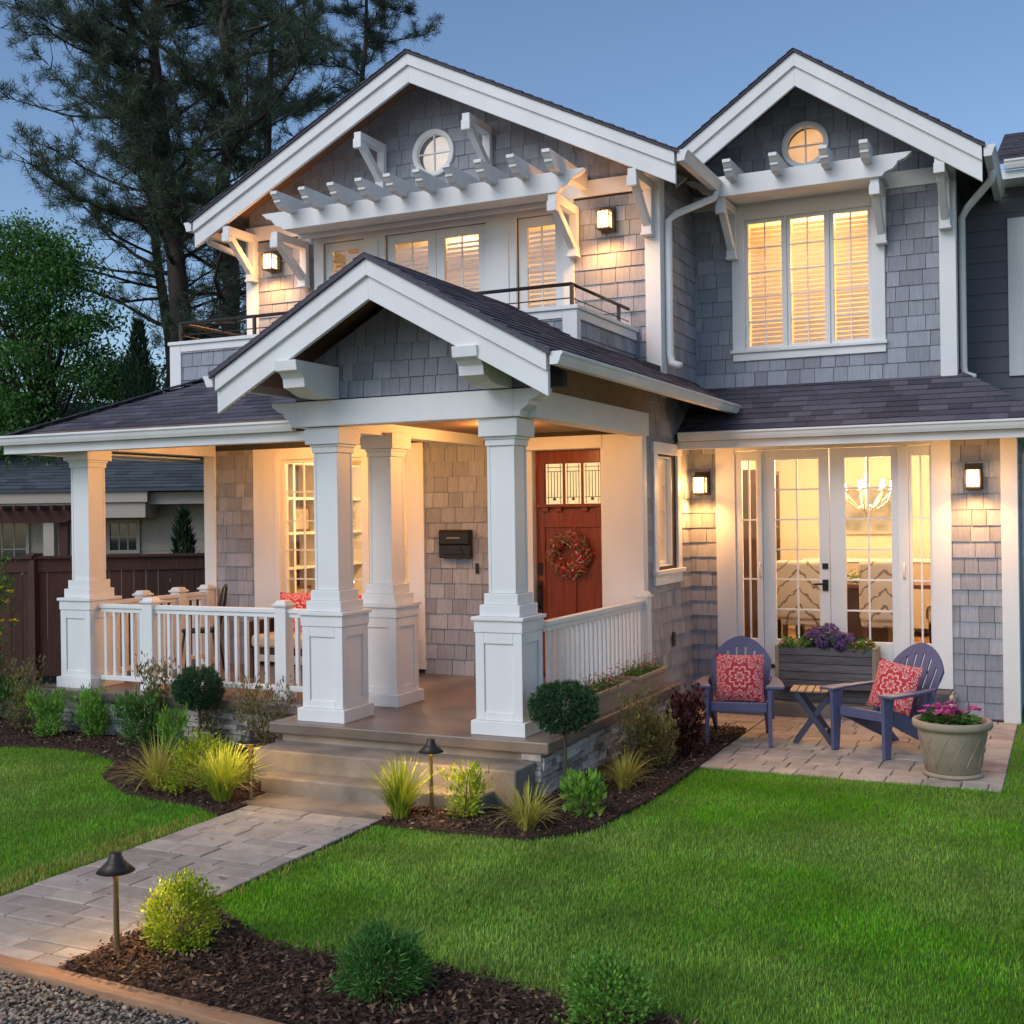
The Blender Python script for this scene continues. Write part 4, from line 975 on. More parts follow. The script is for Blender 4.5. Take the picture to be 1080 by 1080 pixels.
# --- wall lamps (lit)
def sconce(loc):
    p = part('wall_lamp', house, loc)
    MB().box(-0.078, 0.078, -0.010, -0.001, -0.115, 0.125).box(-0.064, 0.064, -0.018, -0.0105, -0.10, 0.11).box(-0.012, 0.012, -0.09, -0.014, 0.075, 0.095).taper(0.062, 0.092, 0.078, 0.03, (0, -0.105)).box(-0.066, 0.066, -0.171, -0.039, -0.110, -0.098).build('frame', 'bronze', p)
    cg = MB()
    for sx in (-1, 1):
        for sy in (-1, 1): cg.box(sx*0.062-0.006, sx*0.062+0.006, -0.105+sy*0.062-0.006, -0.105+sy*0.062+0.006, -0.098, 0.062)
    for zz in (0.02,):
        cg.box(-0.066, 0.066, -0.171, -0.165, zz, zz+0.006).box(0.060, 0.066, -0.165, -0.045, zz, zz+0.006).box(-0.066, -0.060, -0.165, -0.045, zz, zz+0.006)
    for xx in (-0.022, 0.022): cg.box(xx-0.0035, xx+0.0035, -0.170, -0.166, -0.098, 0.062).box(0.0605, 0.065, -0.105+xx-0.0035, -0.105+xx+0.0035, -0.098, 0.062)
    cg.build('cage', 'bronze', p)
    MB().box(-0.052, 0.052, -0.157, -0.053, -0.092, 0.058).build('lamp_glass', 'lampglass', p)
    lamp('SPOT', SCONCE_W*1.5, (0, -0.18, -0.13), p, 0.06, spot=158)
    lamp('POINT', SCONCE_W*0.36, (0, -0.235, -0.02), p, 0.05)
    return p
SCONCE_W = 18.0
for l in ((-3.385, YR-0.022, 2.28), (-0.79, YR-0.022, 2.285), (-8.02, YM-0.022, 4.86), (-4.04, YM-0.022, 4.86)): sconce(l)
# porch ceiling lamps
for (x, y, z, e) in ((-7.0, 9.35, 2.80, 30), (-4.36, 9.0, 2.755, 30)):
    p = part('ceiling_lamp', house, (x, y, z))
    MB().lathe([(0.11, 0), (0.12, -0.015), (0.10, -0.02)], n=24).build('rim', W, p)
    MB().lathe([(0.095, -0.012), (0.09, -0.028)], n=24).build('lens', 'ceilglow', p)
    lamp('POINT', e, (0, 0, -0.12), p, 0.09)
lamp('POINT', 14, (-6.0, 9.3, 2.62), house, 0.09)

# --- rooms behind the lit windows
def room(x0, x1, y0, y1, z0, z1, m='room', skip=()):
    mb = MB()
    mb.add([(x0, y0, z0), (x1, y0, z0), (x1, y1, z0), (x0, y1, z0), (x0, y0, z1), (x1, y0, z1), (x1, y1, z1), (x0, y1, z1)],
           [f for i, f in enumerate(((7, 6, 5, 4), (3, 2, 6, 7), (0, 3, 7, 4), (1, 2, 6, 5))) if i not in skip])
    mb.build('interior_wall', m, house)
    MB().add([(x0, y0, z0), (x1, y0, z0), (x1, y1, z0), (x0, y1, z0)], [(0, 1, 2, 3)]).build('interior_floor', 'roomfloor', house)
room(-3.45, -0.6, YR+0.13, 15.6, 0.44, 2.86)
lamp('POINT', 82, (-1.9, 13.6, 2.55), house, 0.25, col=(1.0, 0.66, 0.37))
lamp('POINT', 34, (-2.6, 12.6, 2.6), house, 0.2, col=(1.0, 0.66, 0.34))
room(-8.35, -5.2, YH+0.15, 13.4, 0.44, 2.86)
lamp('POINT', 75, (-6.9, 11.7, 2.5), house, 0.2, col=ROOM)
room(-4.9, -3.66, YD+0.10, 13.4, 0.44, 2.86, skip=(3,)); lamp('POINT', 60, (-4.2, 11.6, 2.3), house, 0.15, col=ROOM)
room(-8.2, -3.75, YM+0.16, 13.6, 3.2, 5.15); lamp('POINT', 40, (-6.2, 12.2, 4.9), house, 0.25, col=ROOM); lamp('POINT', 22, (-4.7, 12.0, 4.7), house, 0.2, col=ROOM)
room(-3.4, -1.1, YW+0.16, 14.5, 3.3, 5.2); lamp('POINT', 85, (-2.36, 13.0, 4.7), house, 0.3, col=ROOM)
room(-7.0, -5.0, YM+0.16, 12.4, 5.4, 6.15); lamp('POINT', 22, (-5.98, 12.1, 5.8), house, 0.3, col=(0.92, 0.95, 1.0))
room(-3.0, -1.7, YW+0.16, 13.4, 5.4, 6.0); lamp('POINT', 9, (-2.36, 12.8, 5.7), house, 0.15, col=ROOM)
# ------------------------------------------------------------------ foliage helpers
nr = np.random.default_rng(11)
def leaf_quads(P, D, Nn, L, Wd, fold=0.0):
    """rhombus leaves at points P along D with normals Nn"""
    P, D, Nn = map(np.asarray, (P, D, Nn)); L = np.broadcast_to(np.asarray(L, float), (len(P),))[:, None]; Wd = np.broadcast_to(np.asarray(Wd, float), (len(P),))[:, None]
    S = np.cross(D, Nn); S /= np.linalg.norm(S, axis=1, keepdims=True)+1e-9
    V = np.stack([P, P+D*L*0.45+S*Wd/2, P+D*L, P+D*L*0.45-S*Wd/2], 1).reshape(-1, 3)
    F = np.arange(len(P)*4).reshape(-1, 4)
    return V, F
def unit(a): return a/(np.linalg.norm(a, axis=1, keepdims=True)+1e-9)
def rand_dirs(n): return unit(nr.normal(size=(n, 3)))
def join(parts):
    V = []; F = []; o = 0
    for v, f in parts: V.append(v); F.append(f+o); o += len(v)
    return np.concatenate(V), np.concatenate(F)

def bush(name, label, loc, rad, h, m, n, leaf=(0.03, 0.014), cat='shrub', shape='dome', clump=14, up=0.5, group=None, squash=0.35, stems=7, stem_m='stem'):
    """shrub: stems and leaves gathered in sprays over a lumpy volume"""
    t = thing(name, label, cat, loc, group=group)
    th = nr.uniform(0, 2*PI, clump*4); 
    if shape == 'dome':
        ph = np.arccos(nr.uniform(0.0, 1, clump*4)); rr = nr.uniform(0.55, 1.0, clump*4)**0.6
        C = np.stack([np.cos(th)*np.sin(ph)*rad*rr, np.sin(th)*np.sin(ph)*rad*rr, 0.15*h+np.cos(ph)*h*0.85*rr], 1)
    elif shape == 'ball':
        d = rand_dirs(clump*4); C = d*np.array([rad, rad, h/2])*nr.uniform(0.7, 1, (clump*4, 1)); C[:, 2] += h/2
    else:   # upright, vase
        zz = nr.uniform(0.08, 1, clump*4); C = np.stack([np.cos(th)*rad*(0.35+0.65*zz)*nr.uniform(0.2, 1, len(zz)), np.sin(th)*rad*(0.35+0.65*zz)*nr.uniform(0.2, 1, len(zz)), zz*h], 1)
    k = nr.integers(0, len(C), n)
    P = C[k]+nr.normal(size=(n, 3))*np.array([rad*0.16, rad*0.16, h*0.09])
    P[:, 2] = np.abs(P[:, 2])
    ctr = np.array([0, 0, h*0.35])
    D = unit(unit(P-ctr)*0.8+rand_dirs(n)*0.75+np.array([0, 0, up]))
    V, F = leaf_quads(P, D, rand_dirs(n), nr.uniform(0.7, 1.3, n)*leaf[0], nr.uniform(0.7, 1.3, n)*leaf[1])
    np_mesh('foliage', V, F, m, t)
    mb = MB()
    for i in range(stems):
        c = C[nr.integers(0, len(C))]
        mb.tube([(nr.normal()*rad*0.08, nr.normal()*rad*0.08, -0.03), (c[0]*0.5, c[1]*0.5, c[2]*0.5), tuple(c)], [0.006, 0.004, 0.002], 5)
    mb.build('stem', stem_m, t)
    return t
def blades(n, rad, h, w, lean=(0.1, 1.0), seg=5, droop=1.5):
    """arching grass blades from one tuft"""
    th = nr.uniform(0, 2*PI, n); L = nr.uniform(0.65, 1.1, n)*h; ln = nr.uniform(*lean, n)
    base = np.stack([np.cos(th)*rad*0.25*nr.uniform(0, 1, n), np.sin(th)*rad*0.25*nr.uniform(0, 1, n), np.zeros(n)], 1)
    d = np.stack([np.cos(th+nr.normal(size=n)*0.3), np.sin(th+nr.normal(size=n)*0.3), np.zeros(n)], 1)
    s = np.stack([-d[:, 1], d[:, 0], np.zeros(n)], 1)
    pts = []; 
    for i in range(seg+1):
        u = i/seg
        ang = ln*(0.25+u*droop)
        if i == 0: p = base
        else: p = pts[-1][0]+(d*np.sin(ang)[:, None]+np.array([0, 0, 1])*np.cos(ang)[:, None])*(L/seg)[:, None]
        pts.append((p, w*(1-u**2)*0.5+0.0006))
    V = np.stack([q for p, ww in pts for q in (p-s*ww, p+s*ww)], 1)
    m = 2*(seg+1)
    F = np.array([[2*i, 2*i+1, 2*i+3, 2*i+2] for i in range(seg)])
    F = (np.arange(n)[:, None, None]*m+F[None]).reshape(-1, 4)
    return V.reshape(-1, 3), F
def tuft(name, label, loc, n, rad, h, w, m, cat='ornamental grass', lean=(0.1, 1.1), group=None):
    V, F = blades(n, rad, h, w, lean)
    return tag(np_mesh(name, V, F, m, loc=loc), label, cat, group)
def flowers(parent, name, pts, size, m, n=7):
    P = np.repeat(np.asarray(pts), n, 0); a = np.tile(np.arange(n)*2*PI/n, len(pts))
    D = unit(np.stack([np.cos(a), np.sin(a), np.full(len(a), 0.35)], 1)+nr.normal(size=(len(a), 3))*0.2)
    N_ = unit(np.array([0, 0, 1.0])+nr.normal(size=(len(a), 3))*0.25)
    V, F = leaf_quads(P, D, N_, size, size*0.75)
    return np_mesh(name, V, F, m, parent)

# ------------------------------------------------------------------ porch and door things
t = thing('mailbox', 'black wall mounted mailbox on the shingles beside the front door', 'mailbox', (-5.435, YH-0.024, 1.71))
MB().box(-0.175, 0.175, -0.055, 0.0, -0.14, 0.14).build('body', 'black', t, bevel=0.006)
MB().prism([(-0.056, 0.135), (-0.075, 0.11), (-0.075, 0.0), (-0.056, -0.012)], 'x', -0.165, 0.165).build('lid', 'black', t, bevel=0.003)
MB().box(-0.075, 0.075, -0.084, -0.0755, 0.052, 0.066).build('pull', 'brass', t)
MB().prism([(-0.11, -0.10), (0.11, -0.10), (0.06, -0.03), (-0.06, -0.03)], 'y', -0.066, -0.0555).build('emboss', 'black', t, bevel=0.003)
MB().box(-5.235, -5.20, YH-0.03, YH-0.018, 1.42, 1.52).build('doorbell_plate', 'black', house, bevel=0.003)
MB().box(XS+0.018, XS+0.03, 11.12, 11.20, 0.68, 0.82).build('outlet_cover', 'bronze', house, bevel=0.003)
t = thing('wreath', 'dried twig wreath with red berries hanging on the red front door', 'wreath', (-4.335, YD-0.055, 1.60))
n = 900; a = nr.uniform(0, 2*PI, n); b = nr.uniform(0, 2*PI, n); R0 = 0.155
P = np.stack([np.cos(a)*(R0+0.045*np.cos(b)), 0.03*np.sin(b), np.sin(a)*(R0+0.045*np.cos(b))], 1)
D = unit(np.stack([-np.sin(a)*0.9+np.cos(a)*0.8*nr.uniform(-0.3, 1, n), nr.normal(size=n)*0.35-0.2, np.cos(a)*0.9+np.sin(a)*0.8*nr.uniform(-0.3, 1, n)], 1))
V, F = leaf_quads(P, D, rand_dirs(n), nr.uniform(0.04, 0.10, n), 0.012); np_mesh('twigs', V, F, 'dried', t)
n = 300; a = nr.uniform(0, 2*PI, n)
P = np.stack([np.cos(a)*(R0+nr.normal(size=n)*0.034), -nr.uniform(0.0, 0.04, n), np.sin(a)*(R0+nr.normal(size=n)*0.028)], 1)
V, F = leaf_quads(P, rand_dirs(n), unit(rand_dirs(n)+np.array([0, -1.5, 0])), 0.034, 0.028); np_mesh('berries', V, F, 'berry', t)
n = 160; a = nr.uniform(0, 2*PI, n)
P = np.stack([np.cos(a)*(R0+nr.normal(size=n)*0.04), -nr.uniform(0.0, 0.045, n), np.sin(a)*(R0+nr.normal(size=n)*0.04)], 1)
V, F = leaf_quads(P, rand_dirs(n), unit(rand_dirs(n)+np.array([0, -1.2, 0])), 0.045, 0.022); np_mesh('dried_leaves', V, F, 'palepink', t)
n = 120; a = nr.uniform(0, 2*PI, n)
P = np.stack([np.cos(a)*(R0+nr.normal(size=n)*0.03), -nr.uniform(0.0, 0.03, n), np.sin(a)*(R0+nr.normal(size=n)*0.03)], 1)
V, F = leaf_quads(P, rand_dirs(n), rand_dirs(n), 0.05, 0.02); np_mesh('leaves', V, F, 'mgreen', t)
MB().lathe([(0.02, -0.008), (0.02, 0.008)], n=12).build('hook', 'bronze', t, loc=(0, 0.02, 0.19))

def pillow(name, label, loc, rot, s=0.40, m='mandala', th=0.13, group=None):
    n = 14; V = []; F = []
    for side in (-1, 1):
        for j in range(n+1):
            for i in range(n+1):
                u, v = i/n*2-1, j/n*2-1
                pin = 1-0.06*(1-abs(u))*0-0.05*(1-u*u)*abs(v)**3-0.05*(1-v*v)*abs(u)**3
                puff = max(0, (1-abs(u)**2.4)*(1-abs(v)**2.4))**0.55
                V.append((u*s/2*(1-0.055*(1-v*v)*abs(u)), side*th/2*puff, v*s/2*(1-0.055*(1-u*u)*abs(v))))
    k = (n+1)**2
    for j in range(n):
        for i in range(n):
            a = j*(n+1)+i; F.append((a, a+1, a+n+2, a+n+1)); b = a+k; F.append((b, b+n+1, b+n+2, b+1))
    mb = MB(); mb.add(V, F, True); o = mb.build(name, m); o.location = loc; o.rotation_euler = rot
    return tag(o, label, 'pillow', group)

# loveseat and cafe chair on the porch
t = thing('porch_loveseat', 'dark porch loveseat with beige seat cushion behind the white railing', 'loveseat', (-6.62, 9.72, DK))
MB().box(-0.70, 0.70, -0.32, 0.32, 0.24, 0.30).build('seat_frame', 'wicker', t, bevel=0.006)
MB().box(-0.70, 0.70, 0.28, 0.34, 0.302, 0.78).build('backrest', 'wicker', t, bevel=0.01)
for s in (-1, 1):
    MB().box(s*0.67-0.035, s*0.67+0.035, -0.32, 0.28, 0.302, 0.56).build('armrest', 'wicker', t, bevel=0.01)
    for y in (-0.29, 0.29): MB().taper(0, 0.24, 0.022, 0.03, (s*0.64, y)).build('leg', 'darkwood', t)
MB().box(-0.63, 0.63, -0.34, 0.27, 0.305, 0.43).build('seat_cushion', 'cushion', t, bevel=0.035, seg=4)
pillow('throw_pillow', 'red and white patterned pillow on the left of the porch loveseat', (-7.0, 9.80, DK+0.62), (R(-18), 0, R(8)), 0.42)
pillow('throw_pillow', 'plain bright red pillow with white piping on the right of the porch loveseat', (-6.22, 9.80, DK+0.62), (R(-18), 0, R(-6)), 0.40, 'redfab')
t = thing('cafe_chair', 'dark metal chair seen through the balusters at the left end of the porch', 'chair', (-7.95, 9.5, DK), R(-60))
MB().lathe([(0.20, 0.43), (0.205, 0.445), (0.20, 0.455)], n=20).build('seat', 'black', t)
for sx, sy in ((-1, -1), (1, -1), (-1, 1), (1, 1)): MB().tube([(sx*0.14, sy*0.14, 0.43), (sx*0.19, sy*0.2, 0)], 0.011, 6).build('leg', 'black', t)
MB().tube([(-0.18, 0.15, 0.44), (-0.18, 0.21, 0.70), (-0.12, 0.24, 0.86), (0, 0.25, 0.90), (0.12, 0.24, 0.86), (0.18, 0.21, 0.70), (0.18, 0.15, 0.44)], 0.011, 6).tube([(-0.07, 0.17, 0.45), (-0.07, 0.24, 0.87)], 0.007, 6).tube([(0.07, 0.17, 0.45), (0.07, 0.24, 0.87)], 0.007, 6).build('backrest', 'black', t)

# planter boxes on the stone cap
def planter_box(label, y0, y1, seed):
    t = thing('planter_box', label, 'planter', (-3.385, (y0+y1)/2, DK+0.001), group='planter boxes on the stone cap')
    L = (y1-y0)/2
    v = [(x*a, y*b, z) for z, a, b in ((0, 0.078, L-0.015), (0.175, 0.10, L)) for y in (-1, 1) for x in (-1, 1)]
    mb = MB(); mb.add(v, [(0, 2, 3, 1), (0, 1, 5, 4), (2, 6, 7, 3), (0, 4, 6, 2), (1, 3, 7, 5)])
    mb.box(-0.113, -0.085, -L-0.012, L+0.012, 0.158, 0.19).box(0.085, 0.113, -L-0.012, L+0.012, 0.158, 0.19).box(-0.085, 0.085, -L-0.012, -L+0.018, 0.158, 0.19).box(-0.085, 0.085, L-0.018, L+0.012, 0.158, 0.19)
    mb.build('box', 'planter', t, bevel=0.003)
    MB().add([(-0.09, -L+0.01, 0.165), (0.09, -L+0.01, 0.165), (0.09, L-0.01, 0.165), (-0.09, L-0.01, 0.165)], [(0, 1, 2, 3)]).build('potting_soil', 'potsoil', t)
    n = 700; P = np.stack([nr.uniform(-0.09, 0.09, n), nr.uniform(-L, L, n), 0.17+np.abs(nr.normal(size=n))*0.04], 1)
    V, F = leaf_quads(P, unit(rand_dirs(n)+np.array([0, 0, 1.0])), rand_dirs(n), 0.028, 0.010); np_mesh('foliage', V, F, 'mgreen', t)
    q = [(nr.uniform(-0.12, 0.12), nr.uniform(-L, L), 0.20+nr.uniform(0.0, 0.12)) for _ in range(46)]
    flowers(t, 'blossoms', q, 0.019, 'palepink', 5)
    q = [(nr.uniform(-0.05, 0.14), nr.uniform(-L, L), 0.18+nr.uniform(0.0, 0.09)) for _ in range(8 if seed == 1 else 3)]
    flowers(t, 'blossoms', q, 0.03, 'rose' if seed == 2 else 'pink', 6)
    return t
planter_box('tan planter box nearest the porch column with pale and magenta flowers', 8.46, 9.22, 1)
planter_box('tan planter box nearer the wall with pale pink flowers on the stone cap', 9.46, 10.20, 2)

# ------------------------------------------------------------------ patio furniture
def lounge_chair():
    """slatted fan-back garden armchair, front towards -y"""
    t = thing('garden_chair', 'x', 'chair')
    S = 'plastic'
    seat = MB()
    for i in range(6):
        y0 = -0.27+i*0.088; z = 0.345-i*0.022
        seat.obox((0, y0+0.041, z), (0.235, 0.0405, 0.010), Matrix.Rotation(R(-14), 3, 'X'))
    seat.box(-0.235, 0.235, -0.285, -0.268, 0.285, 0.362)
    seat.build('seat', S, t, bevel=0.004)
    # back: fan of slats joined by a solid arch and a lower band
    bk = part('backrest', t, (0, 0.20, 0.21)); bk.rotation_euler.x = R(-24)
    n = 7; H_ = 0.70
    def xw(u, z): return u*(0.205+0.075*min(z/0.56, 1.0))
    def ztop(u): return H_-0.20*abs(u)**2.2-0.03*abs(u)
    for i in range(n):
        u0, u1 = -1+2*i/n, -1+2*(i+1)/n; g = 0.034
        ua, ub = u0+(g if i else 0), u1-(g if i < n-1 else 0)
        zt0, zt1 = ztop(ua)-0.085, ztop(ub)-0.085
        p = [(xw(ua, 0.02), 0.02), (xw(ub, 0.02), 0.02), (xw(ub, zt1), zt1), (xw((ua+ub)/2, max(zt0, zt1)), max(zt0, zt1)+0.004), (xw(ua, zt0), zt0)]
        MB().prism(p, 'y', 0.0, 0.018).build('slat', S, bk, bevel=0.004)
    m_ = 18; top = MB(); us = [-1+2*i/m_ for i in range(m_+1)]
    for i in range(m_):
        a, b = us[i], us[i+1]
        p = [(xw(a, ztop(a)-0.09), ztop(a)-0.09), (xw(b, ztop(b)-0.09), ztop(b)-0.09), (xw(b, ztop(b)), ztop(b)), (xw(a, ztop(a)), ztop(a))]
        top.prism(p, 'y', -0.002, 0.021)
    top.build('top_band', S, bk)
    MB().box(-0.225, 0.225, 0.019, 0.036, 0.10, 0.16).build('cross_band', S, bk, bevel=0.003)
    for s in (-1, 1):
        arm = [(s*0.225, -0.37), (s*0.375, -0.37), (s*0.385, -0.31), (s*0.365, -0.05), (s*0.33, 0.16), (s*0.30, 0.27), (s*0.255, 0.27), (s*0.27, 0.10), (s*0.255, -0.20), (s*0.235, -0.30)]
        if s < 0: arm = arm[::-1]
        MB().prism(arm, 'z', 0.492, 0.515).build('armrest', S, t, bevel=0.007)
        MB().prism([(-0.345, 0.0), (-0.275, 0.0), (-0.245, 0.33), (-0.225, 0.49), (-0.355, 0.49), (-0.35, 0.33)], 'x', s*0.262-0.016, s*0.262+0.016).build('leg', S, t, bevel=0.005)
        MB().prism([(-0.27, 0.36), (-0.27, 0.275), (-0.16, 0.235), (0.06, 0.13), (0.36, 0.0), (0.43, 0.0), (0.30, 0.13), (0.16, 0.23), (-0.05, 0.32)], 'x', s*0.225-0.014, s*0.225+0.014).build('leg', S, t, bevel=0.004)
        MB().box(s*0.266-0.022, s*0.266+0.022, 0.19, 0.225, 0.15, 0.491).build('arm_post', S, t, bevel=0.004)
    return t
ch = lounge_chair()
ch.location = (-2.60, 10.14, 0.013); ch.rotation_euler.z = R(12)
tag(ch, 'violet blue slatted garden chair nearest the house corner, facing the lawn squarely', 'chair', 'slatted garden chairs on the patio')
c2 = dup(ch, loc=(-1.38, 10.12, 0.013), rz=R(-32)); tag(c2, 'violet blue slatted garden chair turned sideways beside the round flower pot')
def on_chair(c, p): return Matrix.Translation(c.location) @ Matrix.Rotation(c.rotation_euler.z, 4, 'Z') @ Vector(p)
pillow('throw_pillow', 'red medallion pillow upright on the chair nearest the house corner', on_chair(ch, (0.0, 0.075, 0.525)), (R(-17), 0, ch.rotation_euler.z), 0.42, group='red medallion pillows on the garden chairs')
pillow('throw_pillow', 'red medallion pillow leaning on the chair beside the flower pot', on_chair(c2, (0.02, 0.09, 0.515)), (R(-19), R(7), c2.rotation_euler.z+R(6)), 0.41, group='red medallion pillows on the garden chairs')
# folding table
t = thing('folding_table', 'small folding table with pale slatted top between the two garden chairs', 'table', (-1.98, 10.25, 0.013), R(6))
mb = MB()
for i in range(6): mb.box(-0.19+i*0.0645, -0.19+i*0.0645+0.055, -0.16, 0.16, 0.445, 0.46)
mb.build('table_top', 'teak', t, bevel=0.003)
for s in (-1, 1):
    MB().bar((-0.15, s*0.13, 0.44), (0.16, s*0.13, 0.0), 0.022, 0.045).build('leg', 'tableleg', t, bevel=0.003)
    MB().bar((0.15, s*0.105, 0.44), (-0.16, s*0.105, 0.0), 0.022, 0.045).build('leg', 'tableleg', t, bevel=0.003)
MB().bar((-0.15, -0.13, 0.425), (-0.15, 0.13, 0.425), 0.025, 0.025).bar((0.15, -0.13, 0.425), (0.15, 0.13, 0.425), 0.025, 0.025).bar((0.09, -0.12, 0.10), (0.09, 0.12, 0.10), 0.02, 0.02).build('stretcher', 'tableleg', t)
# wood trough with hydrangeas
t = thing('flower_trough', 'long grey board planter trough with purple hydrangeas before the french doors', 'planter', (-2.115, 11.61, 0.287))
mb = MB()
for i in range(5): mb.box(-0.435, 0.435, -0.145, -0.125, 0.002+i*0.079, 0.076+i*0.079)
for i in range(5): mb.box(-0.435, 0.435, 0.125, 0.145, 0.002+i*0.079, 0.076+i*0.079)
mb.build('board_panel', 'greywood', t, bevel=0.003)
for s in (-1, 1): MB().box(s*0.455-0.019, s*0.455+0.019, -0.15, 0.15, 0.0, 0.402).build('end_panel', 'greywood2', t, bevel=0.004)
MB().box(-0.434, 0.434, -0.124, 0.124, 0.33, 0.36).build('potting_soil', 'potsoil', t)
n = 1100; P = np.stack([nr.uniform(-0.42, 0.42, n), nr.uniform(-0.15, 0.13, n), 0.37+np.abs(nr.normal(size=n))*0.035+0.10*np.exp(-((np.linspace(-1, 1, n)*0)**2))*0], 1)
P[:, 2] += 0.10*np.exp(-(P[:, 0]/0.18)**2)*nr.uniform(0, 1, n)
V, F = leaf_quads(P, unit(rand_dirs(n)+np.array([0, -0.2, 0.5])), rand_dirs(n), nr.uniform(0.03, 0.065, n), 0.03); np_mesh('foliage', V, F, 'mgreen', t)
for (x, y, z, r) in ((-0.10, -0.05, 0.50, 0.085), (0.02, 0.02, 0.53, 0.085), (0.10, -0.06, 0.47, 0.09), (0.20, -0.04, 0.46, 0.075), (-0.02, -0.10, 0.45, 0.08), (0.15, -0.12, 0.415, 0.06), (-0.16, 0.02, 0.46, 0.07)):
    n = 330; d = rand_dirs(n); P = np.array([x, y, z])+d*r*nr.uniform(0.85, 1.05, (n, 1)); N_ = unit(d+rand_dirs(n)*0.5); D = unit(np.cross(N_, rand_dirs(n)))
    V, F = leaf_quads(P, D, N_, 0.026, 0.022); np_mesh('hydrangea', V, F, 'purple', t)
flowers(t, 'blossoms', [(nr.choice([-1, 1])*nr.uniform(0.17, 0.44), nr.uniform(-0.16, 0.05), 0.40+nr.uniform(-0.04, 0.05)) for _ in range(70)], 0.022, 'rose', 5)
flowers(t, 'blossoms', [(nr.choice([-1, 1])*nr.uniform(0.2, 0.44), nr.uniform(-0.16, 0.05), 0.39+nr.uniform(-0.03, 0.05)) for _ in range(30)], 0.020, 'palepink', 5)
# round pot
t = thing('flower_pot', 'large round beige pot of pink impatiens on the patio corner', 'flower pot', (-0.80, 9.36, 0.013))
MB().lathe([(0.17, 0.0), (0.215, 0.004), (0.215, 0.03), (0.19, 0.032)], n=40).build('saucer', 'pot', t)
mb = MB().lathe([(0.18, 0.03), (0.195, 0.036), (0.245, 0.33), (0.25, 0.352), (0.275, 0.356), (0.285, 0.375), (0.283, 0.405), (0.272, 0.415), (0.25, 0.412), (0.243, 0.36), (0.05, 0.355)], n=48)
for k in range(12):
    for s in (-1, 1):
        pts = []
        for i in range(7):
            u = i/6; z = 0.07+u*0.26; a = 2*PI*k/12+s*u*PI/6; rr_ = 0.196+(z-0.036)/0.294*0.05
            pts.append((math.cos(a)*rr_, math.sin(a)*rr_, z))
        mb.tube(pts, 0.0035, 4)
mb.build('pot_body', 'pot', t)
MB().lathe([(0.24, 0.375), (0.12, 0.40), (0.01, 0.405)], n=24).build('potting_soil', 'potsoil', t)
n = 420; a = nr.uniform(0, 2*PI, n); r_ = 0.19*np.sqrt(nr.uniform(0, 1, n)); P = np.stack([np.cos(a)*r_-0.02, np.sin(a)*r_, 0.40+nr.uniform(0, 0.09, n)*(1.1-r_/0.2)], 1)
V, F = leaf_quads(P, unit(np.stack([np.cos(a), np.sin(a), nr.uniform(-0.2, 0.7, n)], 1)+rand_dirs(n)*0.4), unit(rand_dirs(n)*0.5+np.array([0, 0, 1])), 0.058, 0.034); np_mesh('foliage', V, F, 'mgreen', t)
flowers(t, 'blossoms', [(math.cos(q)*w-0.02, math.sin(q)*w-0.03, 0.475+nr.uniform(-0.02, 0.035)) for q, w in zip(nr.uniform(0, 2*PI, 40), nr.uniform(0.02, 0.20, 40))], 0.042, 'pink', 6)

# ------------------------------------------------------------------ path lights (lit)
def path_light():
    t = thing('path_light', 'x', 'path light', group='brass path lights along the walk')
    MB().lathe([(0.016, -0.05), (0.0145, 0.0), (0.0115, 0.355), (0.017, 0.368), (0.019, 0.384), (0.012, 0.386)], n=14).build('post', 'brass', t)
    MB().lathe([(0.081, 0.390), (0.086, 0.392), (0.043, 0.434), (0.034, 0.443), (0.034, 0.452), (0.028, 0.458), (0.028, 0.474), (0.020, 0.478)], n=28, bottom=False).build('shade', 'bronze', t)
    MB().lathe([(0.008, 0.386), (0.013, 0.392), (0.013, 0.403), (0.008, 0.411), (0.002, 0.414)], n=14).build('bulb', 'lens', t)
    lamp('POINT', 16, (0, 0, 0.401), t, 0.024, col=(1.0, 0.60, 0.24)).name = 'lamp_light'
    return t
pl = path_light(); pl.location = (-3.93, 4.09, 0.012); pl['label'] = 'brass path light beside the yellow shrub at the near end of the walk'
q = dup(pl, loc=(-5.22, 6.74, 0.03)); q['label'] = 'brass path light half hidden by grass left of the porch steps'
q = dup(pl, loc=(-3.86, 6.90, 0.03)); q['label'] = 'brass path light standing before the right end of the porch steps'

# ------------------------------------------------------------------ bed plants
def topiary(name, label, loc, hs, r, rz_):
    t = thing(name, label, 'topiary', loc, group='lollipop topiaries in the beds')
    MB().tube([(0, 0, -0.04), (0.006, 0.004, hs*0.5), (0, 0, hs)], [0.016, 0.013, 0.012], 8).build('stem', 'stem', t)
    n = 1000; d = rand_dirs(n); C = d*np.array([r, r, rz_])*nr.uniform(0.55, 0.97, (n, 1)); C[:, 2] += hs+rz_*0.55
    parts = []
    for c, dd in zip(C, d):
        k = 16; D = unit(dd*0.9+np.array([0, 0, 0.15])+nr.normal(size=(k, 3))*0.55)
        P = np.repeat(c[None], k, 0)+D*0.004
        parts.append(leaf_quads(P, D, rand_dirs(k), nr.uniform(0.022, 0.042, k), 0.007))
    V, F = join(parts); np_mesh('crown', V, F, 'topiary', t)
    return t
topiary('topiary', 'round dark green topiary ball on a thin stem before the porch railing', (-6.80, 8.08, 0.035), 0.40, 0.215, 0.18)
topiary('topiary', 'wide dark green topiary on a stem at the stone corner right of the steps', (-3.20, 7.62, 0.03), 0.52, 0.245, 0.175)
